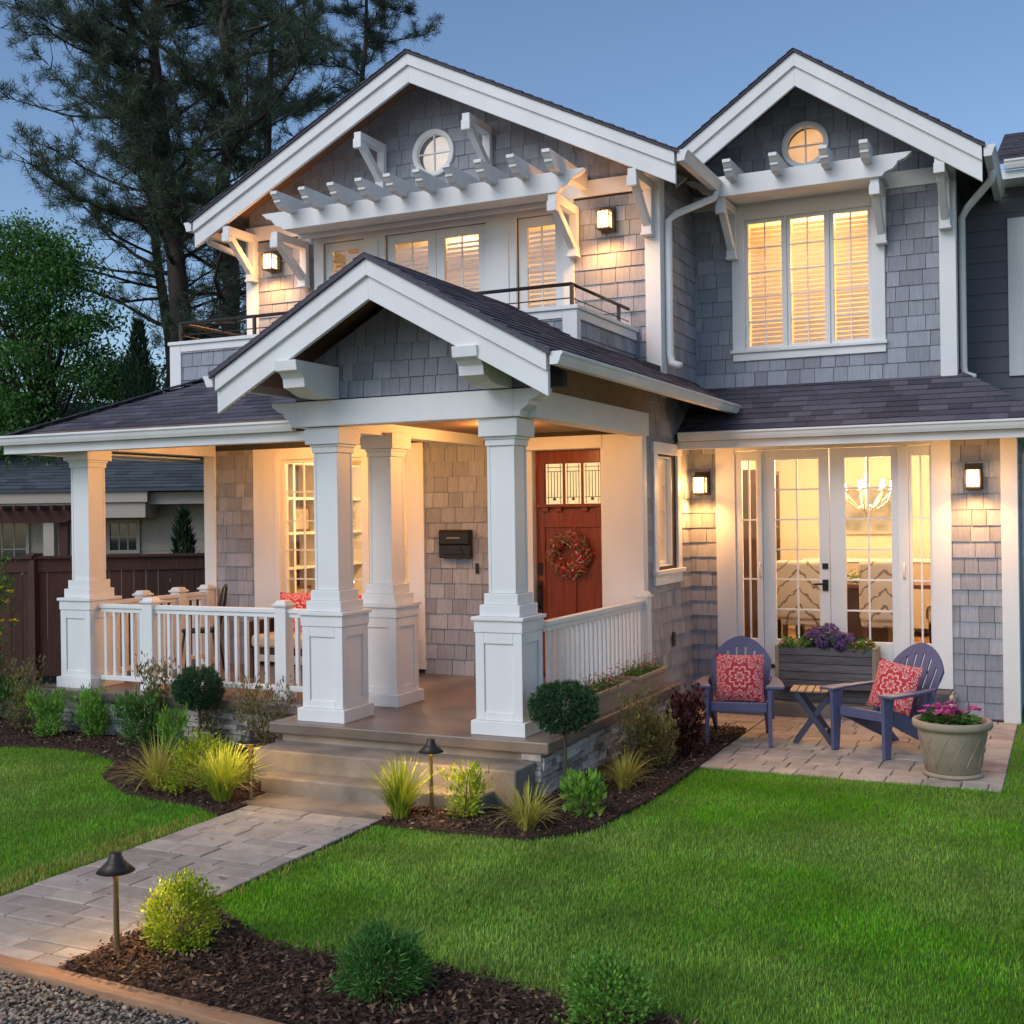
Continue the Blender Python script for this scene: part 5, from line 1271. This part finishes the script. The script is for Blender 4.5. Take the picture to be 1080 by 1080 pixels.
bush('leafy_shrub', 'bright green feathery shrub at the left end of the porch bed', (-8.47, 7.98, 0.03), 0.20, 0.36, 'gshrub', 1500, (0.05, 0.014), shape='vase', up=0.9)
bush('leafy_shrub', 'bright green feathery shrub below the left railing end', (-8.05, 8.12, 0.03), 0.20, 0.38, 'gshrub', 1700, (0.05, 0.014), shape='vase', up=0.9)
bush('leafy_shrub', 'bright green feathery shrub in front of the railing post', (-7.38, 7.98, 0.03), 0.23, 0.42, 'mgreen', 1900, (0.05, 0.015), shape='vase', up=0.8)
bush('leafy_shrub', 'thin light green shrub left of the topiary stem', (-6.75, 7.70, 0.03), 0.17, 0.34, 'gshrub', 650, (0.055, 0.016), shape='vase', up=0.9)
bush('nandina', 'wispy reddish nandina at the left porch corner', (-8.80, 8.02, 0.03), 0.22, 0.62, 'olive', 900, (0.042, 0.014), shape='vase', up=0.8, stems=12)
bush('nandina', 'wispy reddish nandina standing against the railing middle', (-7.35, 8.18, 0.03), 0.22, 0.66, 'olive', 1100, (0.042, 0.014), shape='vase', up=0.8, stems=12)
bush('nandina', 'wispy olive nandina against the railing right of the topiary', (-6.15, 8.14, 0.03), 0.30, 0.56, 'olive', 1500, (0.042, 0.013), shape='vase', up=0.7, stems=14)
bush('nandina', 'low olive nandina behind the topiary stem', (-6.72, 8.20, 0.03), 0.22, 0.36, 'olive', 800, (0.04, 0.013), shape='vase', up=0.6)
bush('dwarf_shrub', 'low dark green mound at the far left edge of the bed', (-9.75, 8.6, 0.03), 0.34, 0.34, 'mgreen', 1500, (0.04, 0.02))
bush('euonymus', 'golden green rounded shrub behind the lime grass by the steps', (-5.72, 6.80, 0.03), 0.24, 0.38, 'yshrub', 2200, (0.03, 0.016), stems=10)
tuft('ornamental_grass', 'pale variegated grass tuft at the lawn edge left of the steps', (-6.02, 6.70, 0.03), 240, 0.20, 0.42, 0.008, 'variegated', lean=(0.15, 1.25))
tuft('ornamental_grass', 'lime green grass clump left of the steps beside the path', (-5.36, 6.60, 0.03), 420, 0.25, 0.44, 0.008, 'limegrass', lean=(0.1, 1.05))
tuft('ornamental_grass', 'tall lime grass clump right of the walk below the steps', (-3.96, 6.66, 0.03), 300, 0.22, 0.40, 0.009, 'limegrass', lean=(0.05, 0.85))
bush('leafy_shrub', 'small golden green shrub lit by the lamp right of the steps', (-3.58, 6.84, 0.03), 0.17, 0.30, 'yshrub', 900, (0.038, 0.014), shape='vase', up=0.8)
tuft('ornamental_grass', 'spreading golden grass tuft at the front edge of the right bed', (-3.08, 6.72, 0.03), 190, 0.20, 0.34, 0.008, 'variegated', lean=(0.15, 1.2))
bush('leafy_shrub', 'fresh green broad leaved shrub between the two golden grass tufts', (-2.86, 7.16, 0.03), 0.17, 0.26, 'gshrub', 420, (0.06, 0.026), shape='vase', up=0.9)
tuft('ornamental_grass', 'golden grass tuft before the burgundy shrub', (-2.88, 7.95, 0.03), 230, 0.20, 0.30, 0.007, 'variegated', lean=(0.1, 1.1))
bush('nandina', 'tall olive nandina against the stone wall', (-3.02, 8.62, 0.03), 0.20, 0.56, 'olive', 1100, (0.04, 0.016), shape='vase', up=0.6, stems=14)
bush('nandina', 'yellowing bushy nandina right of the tall one', (-2.86, 8.74, 0.03), 0.17, 0.36, 'olive', 900, (0.042, 0.018), shape='vase', up=0.5)
bush('burgundy_shrub', 'dark burgundy leaved shrub at the patio end of the stone wall', (-2.80, 9.22, 0.03), 0.15, 0.46, 'burg', 900, (0.055, 0.034), shape='vase', up=0.3, stems=10)
bush('euonymus', 'bright yellow lamplit shrub at the near corner of the walk', (-3.70, 4.25, 0.02), 0.150, 0.32, 'yshrub', 4200, (0.022, 0.011), stems=14, clump=20, shape='ball')
bush('dwarf_spruce', 'soft green dwarf spruce in the front mulch bed', (-2.60, 4.20, 0.02), 0.170, 0.25, 'spruce', 6500, (0.036, 0.006), clump=15, up=0.3)
bush('leafy_shrub', 'low mid green shrub at the bottom edge of the front bed', (-1.62, 4.26, 0.02), 0.165, 0.26, 'gshrub', 3600, (0.022, 0.011), clump=18)
tuft('ornamental_grass', 'small golden grass right of the patio at the house corner', (-0.22, 10.9, 0.0), 160, 0.18, 0.26, 0.007, 'variegated')
t = bush('yellow_flowering_shrub', 'dark shrub with yellow flowers by the fence at the left', (-8.55, 6.9, 0.0), 0.40, 1.62, 'mgreen', 3800, (0.05, 0.022), shape='vase', up=0.4, stems=10)
t.location = (-10.0, 8.55, 0.0)
flowers(t, 'blossoms', [(nr.uniform(-0.2, 0.40), nr.uniform(-0.35, 0.1), nr.uniform(0.7, 1.6)) for _ in range(30)], 0.06, 'yellow', 7)

# ------------------------------------------------------------------ fence, arbor, neighbour
t = thing('fence', 'dark brown vertical board fence with flat cap beyond the porch', 'fence', (-11.6, 10.95, 0))
def fence_run(a, b, last=False):
    a, b = Vector((*a, 0)), Vector((*b, 0)); d = b-a; L = d.length; d.normalize(); n = int(L/0.145); mb = MB()
    for i in range(n):
        p0 = a+d*(L*i/n+0.003); p1 = a+d*(L*(i+1)/n-0.003)
        mb.bar((p0.x, p0.y, 0.69), (p1.x, p1.y, 0.69), 0.018, 1.32, (0, 0, 1))
    mb.build('board_panel', 'fence', t)
    for nm, z_, w_, h_ in (('rail', 1.43, 0.055, 0.167), ('cap_board', 1.53, 0.13, 0.032), ('rail', 0.10, 0.05, 0.12)): MB().bar((a.x, a.y, z_), (b.x, b.y, z_), w_, h_).build(nm, 'fence', t)
    for p in ((a, b) if last else (a,)): MB().box(p.x-0.055, p.x+0.055, p.y-0.055, p.y+0.055, 0, 1.5).box(p.x-0.075, p.x+0.075, p.y-0.075, p.y+0.075, 1.55, 1.58).build('post', 'fence', t)
def FR(p, q, last=False): fence_run((p[0]+11.6, p[1]-10.95), (q[0]+11.6, q[1]-10.95), last)
FR((-15.5, 9.2), (-11.75, 10.9)); FR((-11.75, 10.9), (-9.7, 12.4)); FR((-9.7, 12.4), (-8.5, 13.2), True)

# neighbour house, turned like the photograph's, seen over the fence
nh = thing('neighbour_house', 'low beige neighbouring house with slate grey roof beyond the fence', 'house', (-16.0, 15.2, 0), R(24))
MB().box(-8, 6, 0, 8, 0, 2.32).build('wall', 'nwall', nh)
mb = MB()
z = 0.3
while z < 2.3: mb.prism([(0, z), (-0.018, z), (-0.004, z+0.19), (0, z+0.19)], 'x', -8, 6); z += 0.19
mb.build('siding', 'nwall', nh)
MB().box(-8.6, 1.95, -0.75, -0.70, 2.28, 2.48).box(-8.6, 6.5, -0.58, -0.53, 2.24, 2.44).build('fascia', 'ntrim', nh)
MB().box(-8.6, 1.9, -0.70, -0.02, 2.02, 2.27).build('porch_beam', 'ntrim', nh)
mb = MB()
mb.slab([(-8.7, -0.8, 2.46), (6.6, -0.8, 2.46), (4.4, 4.0, 4.35), (-8.7, 4.0, 4.35)], (0, 0, 0.05))
mb.slab([(6.6, -0.8, 2.46), (6.6, 8.8, 2.46), (4.4, 4.0, 4.35)], (0, 0, 0.05)); mb.build('roof', 'nroof', nh)
mb = MB(); s5 = math.hypot(4.8, 1.89)
shingles(mb, (0, -0.8, 2.515), (1, 0, 0), (0, 4.8/s5, 1.89/s5), [[(-8.7, 0), (6.6, 0), (4.4, s5), (-8.7, s5)]], course=0.16, wr=(0.2, 0.5), tb=0.02, tt=0.003, gap=0.003, seed=131); mb.build('roof_shingles', 'nroof', nh)
MB().box(-3.4, -2.9, 3.0, 3.5, 3.5, 5.0).build('chimney', 'fence', nh)
for x, w_, h_, z_ in ((1.0, 0.58, 0.58, 1.40), (-1.1, 0.75, 1.1, 0.95)):
    p = window(nh, 'window', (x, -0.05, z_), w_, h_, 3, 2, fw=0.06, dp=0.05, mw=0.02, gm='dglass', fm='ntrim')
for x in (0.22, -4.6): MB().box(x-0.09, x+0.09, -0.6, -0.42, 0, 1.95).build('porch_post', 'ntrim', nh)
ab = thing('arbor', 'small brown timber arbor with notched top beam in front of the neighbouring house', 'arbor', (-12.5, 11.4, 0), R(28))
for x in (-0.55, 0.55): MB().box(x-0.055, x+0.055, -0.055, 0.055, 0, 2.08).build('post', 'arbor', ab)
for y in (-0.12, 0.12): MB().prism([(-0.85, 2.09), (-0.6, 1.96), (0.6, 1.96), (0.85, 2.09), (0.85, 2.13), (-0.85, 2.13)], 'y', y-0.02, y+0.02).build('beam', 'arbor', ab)
for i in range(11): MB().box(-0.8+i*0.16-0.018, -0.8+i*0.16+0.018, -0.3, 0.3, 2.131, 2.19).build('slat', 'arbor', ab)

# ------------------------------------------------------------------ trees
def limb(mb, p0, d, L, r, n=6, wob=0.12, upc=0.0):
    pts = [Vector(p0)]; d = Vector(d).normalized(); rad = [r]
    for i in range(n):
        d = (d+Vector((rng.gauss(0, wob), rng.gauss(0, wob), rng.gauss(0, wob)+upc))).normalized()
        pts.append(pts[-1]+d*(L/n)); rad.append(max(0.006, r*(1-(i+1)/n*0.85)))
    mb.tube(pts, rad, 7)
    return pts, rad
def pine(name, label, loc, H, trunks, zlow, spread, ntuft, scale=1.0, crown_m='needle', seed=1, lean=(0, 0)):
    rng.seed(seed)
    t = thing(name, label, 'tree', loc); tr = MB(); tips = []
    axes = []
    for (dx, dy, lx, ly, r) in trunks:
        pts = [Vector((dx, dy, 0))]; n = 12
        for i in range(1, n+1):
            u = i/n; pts.append(Vector((dx+lx*u+rng.gauss(0, 0.08), dy+ly*u+rng.gauss(0, 0.08), H*u)))
        rad = [r*(1-0.95*min(1.0, (i/n)**0.6)) for i in range(n+1)]
        tr.tube(pts, rad, 10); axes.append((pts, rad))
    br = MB()
    for pts, rad in axes:
        nb = int(26*scale)
        for k in range(nb):
            u = zlow+(1-zlow)*(k+rng.random())/nb
            i = min(len(pts)-2, int(u*(len(pts)-1))); f = u*(len(pts)-1)-i
            p = pts[i].lerp(pts[i+1], f); a = rng.uniform(0, 2*PI)
            L = spread*(0.55+0.6*math.sin(PI*min(1, 0.25+u*0.72)))*rng.uniform(0.55, 1.1)
            bp, brd = limb(br, p, (math.cos(a), math.sin(a), rng.uniform(-0.15, 0.35)), L, rad[i]*0.22+0.010, 7, 0.16, 0.05)
            for j in range(1, len(bp)):
                for _ in range(3):
                    q = bp[j].lerp(bp[j-1], rng.random())
                    d = (bp[j]-bp[j-1]).normalized()
                    d2 = (d*0.6+Vector((rng.gauss(0, 0.7), rng.gauss(0, 0.7), rng.gauss(0.1, 0.5)))).normalized()
                    l2 = L*rng.uniform(0.10, 0.26)
                    sp, _r = limb(br, q, d2, l2, 0.014, 3, 0.2, 0.10)
                    for s_ in sp[1:]:
                        if u > 0.42 or rng.random() < 0.35: tips.append((s_, d2))
                    if rng.random() < 0.6: tips.append((sp[-1]+Vector((rng.gauss(0, 0.15), rng.gauss(0, 0.15), rng.gauss(0, 0.1))), d2))
            tips.append((bp[-1], (bp[-1]-bp[-2]).normalized()))
    tr.build('trunk', 'bark', t); br.build('limbs', 'bark', t)
    rng.shuffle(tips); tips = tips[:ntuft]
    k = 46; n = len(tips)
    C = np.repeat(np.array([tuple(p) for p, d in tips]), k, 0); A = np.repeat(np.array([tuple(d) for p, d in tips]), k, 0)
    D = unit(A*0.5+nr.normal(size=(n*k, 3))*0.75+np.array([0, 0, 0.25]))
    C = C+nr.normal(size=C.shape)*0.035
    V, F = leaf_quads(C, D, rand_dirs(n*k), nr.uniform(0.13, 0.24, n*k), 0.011)
    np_mesh('crown', V, F, crown_m, t)
    return t
def broadleaf(name, label, loc, H, rad, m, n, seed, leaf=0.09, zlow=0.25, clumps=120, group=None, trunk_r=0.16):
    rng.seed(seed)
    t = thing(name, label, 'tree', loc, group=group); tr = MB()
    pts, rd = limb(tr, (0, 0, -0.05), (0, 0, 1), H*0.8, trunk_r, 8, 0.04, 0.1)
    C = []
    for k in range(clumps):
        u = rng.random()**0.8; z = H*(zlow+(1-zlow)*u); w = rad*math.sin(PI*min(0.97, 0.16+0.80*u))**0.75*rng.uniform(0.35, 1.05); a = rng.uniform(0, 2*PI)
        c = Vector((math.cos(a)*w, math.sin(a)*w, z)); C.append(c)
        i = min(len(pts)-1, max(1, int(u*0.8*(len(pts)-1))))
        tr.tube([pts[i], pts[i].lerp(c, 0.55)+Vector((0, 0, 0.15)), c], [rd[i]*0.35+0.005, 0.014, 0.005], 5)
    tr.build('trunk', 'bark', t)
    C = np.array([tuple(c) for c in C]); s = rad*0.17
    k = nr.integers(0, len(C), n); P = C[k]+nr.normal(size=(n, 3))*np.array([s, s, s*0.55])*nr.uniform(0.6, 1.2, len(C))[k][:, None]
    D = unit(rand_dirs(n)+np.array([0, 0, -0.25])); N_ = unit(rand_dirs(n)*0.8+np.array([0, 0, 1.0]))
    V, F = leaf_quads(P, D, N_, nr.uniform(0.7, 1.3, n)*leaf, nr.uniform(0.6, 1.0, n)*leaf*0.6)
    np_mesh('crown', V, F, m, t)
    return t
def cypress(name, label, loc, H, rad, n):
    t = thing(name, label, 'tree', loc)
    MB().tube([(0, 0, -0.05), (0, 0, H*0.9)], [0.06, 0.015], 7).build('trunk', 'bark', t)
    z = nr.uniform(0.02, 1, n)**0.85; a = nr.uniform(0, 2*PI, n); r_ = rad*np.sin(PI*np.clip(0.30+0.69*z, 0, 1))**0.7*nr.uniform(0.55, 1.05, n)*(1+0.18*np.sin(a*5+z*23))
    P = np.stack([np.cos(a)*r_, np.sin(a)*r_, z*H*0.96], 1)
    D = unit(np.stack([np.cos(a)*0.35, np.sin(a)*0.35, np.full(n, 1.0)], 1)+rand_dirs(n)*0.35)
    V, F = leaf_quads(P, D, rand_dirs(n), nr.uniform(0.10, 0.2, n), 0.03); np_mesh('crown', V, F, 'cypress', t)
    return t
pine('pine_tree', 'tall old pine with forked trunks rising behind the house', (-15.9, 18.9, 0), 17.5, ((0, 0, -1.5, 0.3, 0.42), (0.45, 0.1, 0.6, 0.2, 0.36), (-0.1, 0.3, -3.2, 0.8, 0.22)), 0.30, 3.5, 6600, 1.9, seed=5)
pine('pine_tree', 'second tall pine behind the main gable, right of the forked one', (-18.3, 24.4, 0), 19, ((0, 0, 0.3, 0.2, 0.33), (1.3, 1.3, 1.0, 0.4, 0.25)), 0.40, 2.2, 3200, 1.5, seed=9)
broadleaf('leafy_tree', 'bright green leafy tree at the left edge behind the neighbouring roof', (-17.7, 16.3, 0), 7.5, 1.75, 'maple', 42000, 3, 0.095, 0.25, 170)
broadleaf('leafy_tree', 'darker green tree between the bright one and the cypress', (-19.8, 21.0, 0), 5.6, 1.9, 'darkleaf', 16000, 4, 0.12, 0.2, 130)
broadleaf('leafy_tree', 'dark low tree over the chimney at the left edge', (-20.4, 17.2, 0), 5.2, 2.2, 'darkleaf', 13000, 6, 0.12, 0.15, 110)
broadleaf('leafy_tree', 'dim thin tree behind the cypress below the pine', (-18.9, 22.8, 0), 5.6, 1.6, 'darkleaf', 5000, 8, 0.11, 0.2, 90)
broadleaf('leafy_tree', 'dark evergreen filling the gap above the porch roof', (-17.6, 20.6, 0), 4.6, 1.7, 'darkleaf', 11000, 12, 0.11, 0.1, 100)
cypress('cypress_tree', 'slim dark cypress standing beside the porch roof', (-15.2, 16.55, 0), 5.75, 0.42, 5200)
cypress('cypress_tree', 'small cypress in a pot before the neighbouring wall', (-10.95, 12.75, 0), 2.12, 0.16, 1300)

# ------------------------------------------------------------------ dining room and living room furniture
def dining_chair():
    t = thing('dining_chair', 'x', 'chair')
    MB().box(-0.24, 0.24, -0.25, 0.25, 0.34, 0.50).build('seat', 'ikat', t, bevel=0.04, seg=3)
    b = MB().box(-0.25, 0.25, 0.0, 0.10, 0.0, 0.62).build('backrest', 'ikat', t, bevel=0.04, seg=3); b.location = (0, 0.20, 0.42); b.rotation_euler.x = R(-8)
    for sx in (-1, 1):
        for sy in (-1, 1): MB().taper(0, 0.345, 0.016, 0.024, (sx*0.2, sy*0.2)).build('leg', 'darkwood', t)
    return t
FZ = 0.442
dc = dining_chair(); dc.location = (-2.50, 12.75, FZ); dc.rotation_euler.z = R(172); dc['label'] = 'patterned dining chair with its back to the left french door'; dc['group'] = 'patterned dining chairs'
for (l, rz_, lab) in (((-2.98, 13.35, FZ), R(75), 'patterned dining chair side on behind the left french door'), ((-1.72, 12.75, FZ), R(186), 'patterned dining chair with its back to the right french door'), ((-1.12, 13.3, FZ), R(-80), 'patterned dining chair seen through the right side light')):
    q = dup(dc, loc=l, rz=rz_); q['label'] = lab
t = thing('dining_table', 'dark wood dining table behind the french doors', 'table', (-2.02, 13.45, FZ))
MB().box(-0.85, 0.85, -0.45, 0.45, 0.71, 0.755).build('table_top', 'darkwood', t, bevel=0.006)
MB().box(-0.25, 0.25, -0.18, 0.18, 0.06, 0.71).box(-0.5, 0.5, -0.3, 0.3, 0.0, 0.06).build('pedestal', 'darkwood', t, bevel=0.01)
t = thing('chandelier', 'lit candle chandelier hanging over the dining table', 'chandelier', (-1.98, 13.30, 2.86))
MB().tube([(0, 0, 0), (0, 0, -0.35)], 0.008, 6).lathe([(0.02, -0.9), (0.035, -0.86), (0.02, -0.78), (0.03, -0.6), (0.015, -0.35)], n=12).build('stem', 'crystal', t)
for k in range(7):
    a = 2*PI*k/7+0.2; c, s_ = math.cos(a), math.sin(a)
    MB().tube([(c*0.02, s_*0.02, -0.82), (c*0.12, s_*0.12, -0.86), (c*0.22, s_*0.22, -0.78), (c*0.26, s_*0.26, -0.66)], 0.008, 6).tube([(c*0.02, s_*0.02, -0.95), (c*0.14, s_*0.14, -0.80), (c*0.24, s_*0.24, -0.70)], 0.006, 5).lathe([(0.03, 0), (0.032, 0.012)], (c*0.26, s_*0.26, -0.66), 10).build('arm', 'crystal', t)
    MB().lathe([(0.011, 0.0), (0.016, 0.035), (0.010, 0.075), (0.003, 0.10)], (c*0.26, s_*0.26, -0.645), 10).build('bulb', 'bulb', t)
lamp('POINT', 26, (0, 0, -0.45), t, 0.22, col=ROOM)
t = thing('framed_picture', 'grey framed picture on the dining room back wall', 'picture', (-2.35, 15.56, 1.98))
MB().box(-0.48, 0.48, -0.03, 0.0, -0.3, 0.3).build('frame', 'ntrim', t); MB().box(-0.44, 0.44, -0.034, -0.0302, -0.26, 0.26).build('print', 'picture', t)
t = thing('sideboard', 'pale sideboard along the dining room back wall', 'sideboard', (-2.1, 15.25, FZ))
MB().box(-0.9, 0.9, -0.22, 0.22, 0.1, 0.90).build('cabinet', 'nwall', t, bevel=0.005); MB().box(-0.93, 0.93, -0.24, 0.24, 0.901, 0.94).build('worktop', 'white', t, bevel=0.004)
t = thing('centrepiece', 'green leafy arrangement on the dining table', 'plant', (-2.05, 13.3, FZ+0.757))
n = 160; V, F = leaf_quads(nr.normal(size=(n, 3))*np.array([0.12, 0.05, 0.03])+np.array([0, 0, 0.05]), rand_dirs(n), rand_dirs(n), 0.05, 0.022); np_mesh('foliage', V, F, 'mgreen', t)
MB().lathe([(0.07, 0), (0.1, 0.04), (0.095, 0.045)], n=16).build('bowl', 'crystal', t)
t = thing('bookcase', 'tall dark bookcase seen through the left side light', 'bookcase', (-3.30, 13.2, FZ), R(90))
MB().box(-0.45, 0.45, -0.02, 0.0, 0, 2.0).box(-0.45, -0.41, -0.3, -0.02, 0, 2.0).box(0.41, 0.45, -0.3, -0.02, 0, 2.0).build('carcass', 'darkwood', t)
for z in (0.02, 0.45, 0.9, 1.35, 1.96): MB().box(-0.41, 0.41, -0.29, -0.021, z, z+0.03).build('shelf', 'darkwood', t)
# living room
t = thing('display_shelf', 'white wall shelf with frames seen through the porch window', 'shelf', (-8.32, 11.75, FZ), R(90))
for x in (-1.0, -0.5, 0.0, 0.5, 1.0): MB().box(x-0.02, x+0.02, -0.28, 0.0, 0.0, 2.2).build('upright', 'white', t)
for z in (0.05, 0.5, 0.95, 1.35, 1.75, 2.16): MB().box(-1.0, 1.0, -0.275, -0.002, z, z+0.03).build('shelf', 'white', t)
MB().box(-1.0, 1.0, -0.001, 0.02, 0.0, 2.2).build('back_panel', 'arbor', t)
rng.seed(5)
labs = ['dark framed photo on the top shelf', 'small dark framed photo on the second shelf', 'wide dark framed photo on the middle shelf', 'square brown framed photo on the low shelf', 'narrow framed photo at the shelf right end', 'tan framed photo at the shelf left end']
for i, (x, z) in enumerate(((-0.75, 1.78), (-0.25, 1.38), (0.25, 0.98), (-0.75, 0.98), (0.75, 1.38), (-0.25, 0.53))):
    t = thing('photo_frame', labs[i]+' seen through the porch window', 'picture frame', (-8.14, 11.75+x, FZ+z+0.001), R(90), group='framed photos on the living room shelf')
    w_, h_ = rng.uniform(0.10, 0.18), rng.uniform(0.2, 0.3)
    MB().box(-w_, w_, -0.02, 0, 0, h_).build('frame', 'darkwood' if i % 2 else 'ntrim', t); MB().box(-w_+0.03, w_-0.03, -0.023, -0.0202, 0.03, h_-0.03).build('print', 'picture', t)
t = thing('table_lamp', 'lit shaded lamp inside the porch window', 'lamp', (-7.45, 11.3, FZ+0.6))
MB().lathe([(0.08, 0), (0.03, 0.03), (0.06, 0.14), (0.02, 0.22)], n=14).build('base', 'crystal', t); MB().lathe([(0.15, 0.20), (0.09, 0.42)], n=20).build('lamp_shade', 'lampglass', t)
t = thing('side_table', 'dark side table under the lamp inside the porch window', 'table', (-7.45, 11.3, FZ))
MB().box(-0.3, 0.3, -0.25, 0.25, 0.56, 0.598).build('table_top', 'darkwood', t)
for sx in (-1, 1):
    for sy in (-1, 1): MB().box(sx*0.26-0.02, sx*0.26+0.02, sy*0.21-0.02, sy*0.21+0.02, 0, 0.56).build('leg', 'darkwood', t)

# ------------------------------------------------------------------ grass, bark chips, gravel
def in_poly(P, poly):
    x, y = P[:, 0], P[:, 1]; r = np.zeros(len(P), bool); n = len(poly)
    for i in range(n):
        x1, y1 = poly[i]; x2, y2 = poly[(i+1) % n]
        c = ((y1 > y) != (y2 > y)) & (x < (x2-x1)*(y-y1)/((y2-y1)+1e-12)+x1); r ^= c
    return r
def scatter(poly, box, dens, excl=()):
    n = int((box[1]-box[0])*(box[3]-box[2])*dens)
    P = np.stack([nr.uniform(box[0], box[1], n), nr.uniform(box[2], box[3], n)], 1)
    k = in_poly(P, poly)
    for e in excl: k &= ~in_poly(P, e)
    return P[k]
def grass_mesh(name, P, hmin, hmax, w, m='grass'):
    n = len(P); th = nr.uniform(0, 2*PI, n); h = nr.uniform(hmin, hmax, n)
    pat = 0.5+0.5*np.sin(P[:, 0]*2.3+1.7*np.sin(P[:, 1]*1.9))*np.sin(P[:, 1]*2.9+np.sin(P[:, 0]*2.1)); h = h*(0.85+0.3*pat)
    ln = nr.uniform(0.1, 1.0, n)
    d = np.stack([np.cos(th), np.sin(th), np.zeros(n)], 1); s = np.stack([-d[:, 1], d[:, 0], np.zeros(n)], 1)
    b = np.stack([P[:, 0], P[:, 1], np.zeros(n)], 1); up = np.array([0, 0, 1.0])
    m1 = b+(up*0.55+d*0.2*ln[:, None])*h[:, None]; t1 = b+(up*(1-0.25*ln[:, None])+d*0.85*ln[:, None])*h[:, None]
    w = w*nr.uniform(0.7, 1.3, n)[:, None]
    V = np.stack([b-s*w/2, b+s*w/2, m1+s*w*0.42, t1, m1-s*w*0.42], 1).reshape(-1, 3)
    o = np.arange(n)*5
    F4 = np.stack([o, o+1, o+2, o+4], 1); F3 = np.stack([o+4, o+2, o+3], 1)
    me = bpy.data.meshes.new(name); me.vertices.add(len(V)); me.vertices.foreach_set('co', V.astype(np.float32).ravel())
    li = np.concatenate([F4.ravel(), F3.ravel()]).astype(np.int32); me.loops.add(len(li)); me.loops.foreach_set('vertex_index', li)
    ls = np.concatenate([np.arange(n)*4, n*4+np.arange(n)*3]).astype(np.int32); me.polygons.add(2*n); me.polygons.foreach_set('loop_start', ls)
    me.update(calc_edges=True); me.materials.append(M[m])
    o = bpy.data.objects.new(name, me); COL.objects.link(o); return tag(o, kind='stuff')
P = np.concatenate([scatter(LAWN_R, (-4.06, 0.9, 4.2, 6.6), 11500, (FRONTBED,)), scatter(LAWN_R, (-3.6, 1.2, 6.6, 9.2), 6500), scatter(LAWN_R, (-0.44, 1.8, 9.2, 11.8), 2500)])
grass_mesh('grass', P, 0.016, 0.036, 0.0034)
P = np.concatenate([scatter(LAWN_L, (-8.8, -5.15, 3.95, 7.75), 6500), scatter(LAWN_L, (-11, -8.8, 5.5, 7.6), 2200)])
grass_mesh('grass', P, 0.016, 0.036, 0.0038)
P = np.concatenate([scatter([(-5.42, 3.95), (-5.15, 3.95), (-5.15, 6.3), (-5.30, 6.3)], (-5.45, -5.14, 3.95, 6.3), 3000), scatter([(-4.06, 4.9), (-3.95, 4.9), (-4.0, 6.4), (-4.06, 6.4)], (-4.06, -3.9, 4.9, 6.4), 1500)])
grass_mesh('dry_grass', P, 0.02, 0.05, 0.0045, 'drygrass')
def chips(name, polys, n_per, size, m, z, kind='stuff', flat=0.45):
    parts = []
    for poly, box, dens in polys:
        P = scatter(poly, box, dens); n = len(P)
        D = unit(np.stack([nr.normal(size=n), nr.normal(size=n), nr.normal(size=n)*flat], 1)); N_ = unit(np.array([0, 0, 1.0])+nr.normal(size=(n, 3))*0.45)
        V, F = leaf_quads(np.stack([P[:, 0], P[:, 1], z+np.abs(nr.normal(size=n))*0.008], 1), D, N_, nr.uniform(0.5, 1.4, n)*size, nr.uniform(0.25, 0.6, n)*size)
        parts.append((V, F))
    V, F = join(parts); return tag(np_mesh(name, V, F, m), kind=kind)
chips('bark_chips', [(FRONTBED, (-4.06, 0.6, 3.66, 4.8), 5200), (MULCH_R, (-4.3, -2.6, 6.4, 10.6), 2600), (MULCH_L, (-11, -5, 6.2, 8.6), 1900)], 1, 0.032, 'chip', 0.03)
P = scatter([(-6, 2.9), (0.5, 2.9), (0.5, yc(0.5)-0.1), (-6, yc(-6)-0.1)], (-6, 0.5, 2.9, 3.95), 3200)
n = len(P); base = np.array([(1, 0, 0), (-1, 0, 0), (0, 1, 0), (0, -1, 0), (0, 0, 1), (0, 0, -1)], float)
fc = np.array([(0, 2, 4), (2, 1, 4), (1, 3, 4), (3, 0, 4), (2, 0, 5), (1, 2, 5), (3, 1, 5), (0, 3, 5)])
A = nr.normal(size=(n, 3, 3)); Q, _ = np.linalg.qr(A)
Sz = nr.uniform(0.006, 0.017, (n, 1, 1))*nr.uniform(0.6, 1.2, (n, 6, 1))
V = np.einsum('nij,kj->nki', Q, base)*Sz*np.array([1, 1, 0.7])+np.stack([P[:, 0], P[:, 1], -0.02+nr.uniform(0, 0.012, n)], 1)[:, None, :]
F = (np.arange(n)[:, None, None]*6+fc[None]).reshape(-1, 3)
tag(np_mesh('gravel', V.reshape(-1, 3), F, 'gravel'), kind='stuff')
chips('pale_bark_chips', [(FRONTBED, (-4.06, 0.6, 3.66, 4.8), 420), (MULCH_R, (-4.3, -2.6, 6.4, 10.6), 260), (MULCH_L, (-11, -5, 6.2, 8.6), 160)], 1, 0.035, 'chip2', 0.04)
# a few fallen leaves on the walk, the patio and the grass
n = 110; P = np.concatenate([np.stack([nr.uniform(-5.1, -4.1, 26), nr.uniform(3.95, 6.6, 26), np.full(26, 0.017)], 1), np.stack([nr.uniform(-2.6, -0.5, 26), nr.uniform(9.0, 11.3, 26), np.full(26, 0.019)], 1), np.stack([nr.uniform(-3.9, 0.5, 58), nr.uniform(4.7, 8.8, 58), np.full(58, 0.032)], 1)])
V, F = leaf_quads(P, unit(rand_dirs(n)*np.array([1, 1, 0.15])), unit(np.array([0, 0, 1.0])+rand_dirs(n)*0.35), nr.uniform(0.018, 0.038, n), nr.uniform(0.010, 0.02, n))
tag(np_mesh('leaf_litter', V, F, 'dried'), kind='stuff')
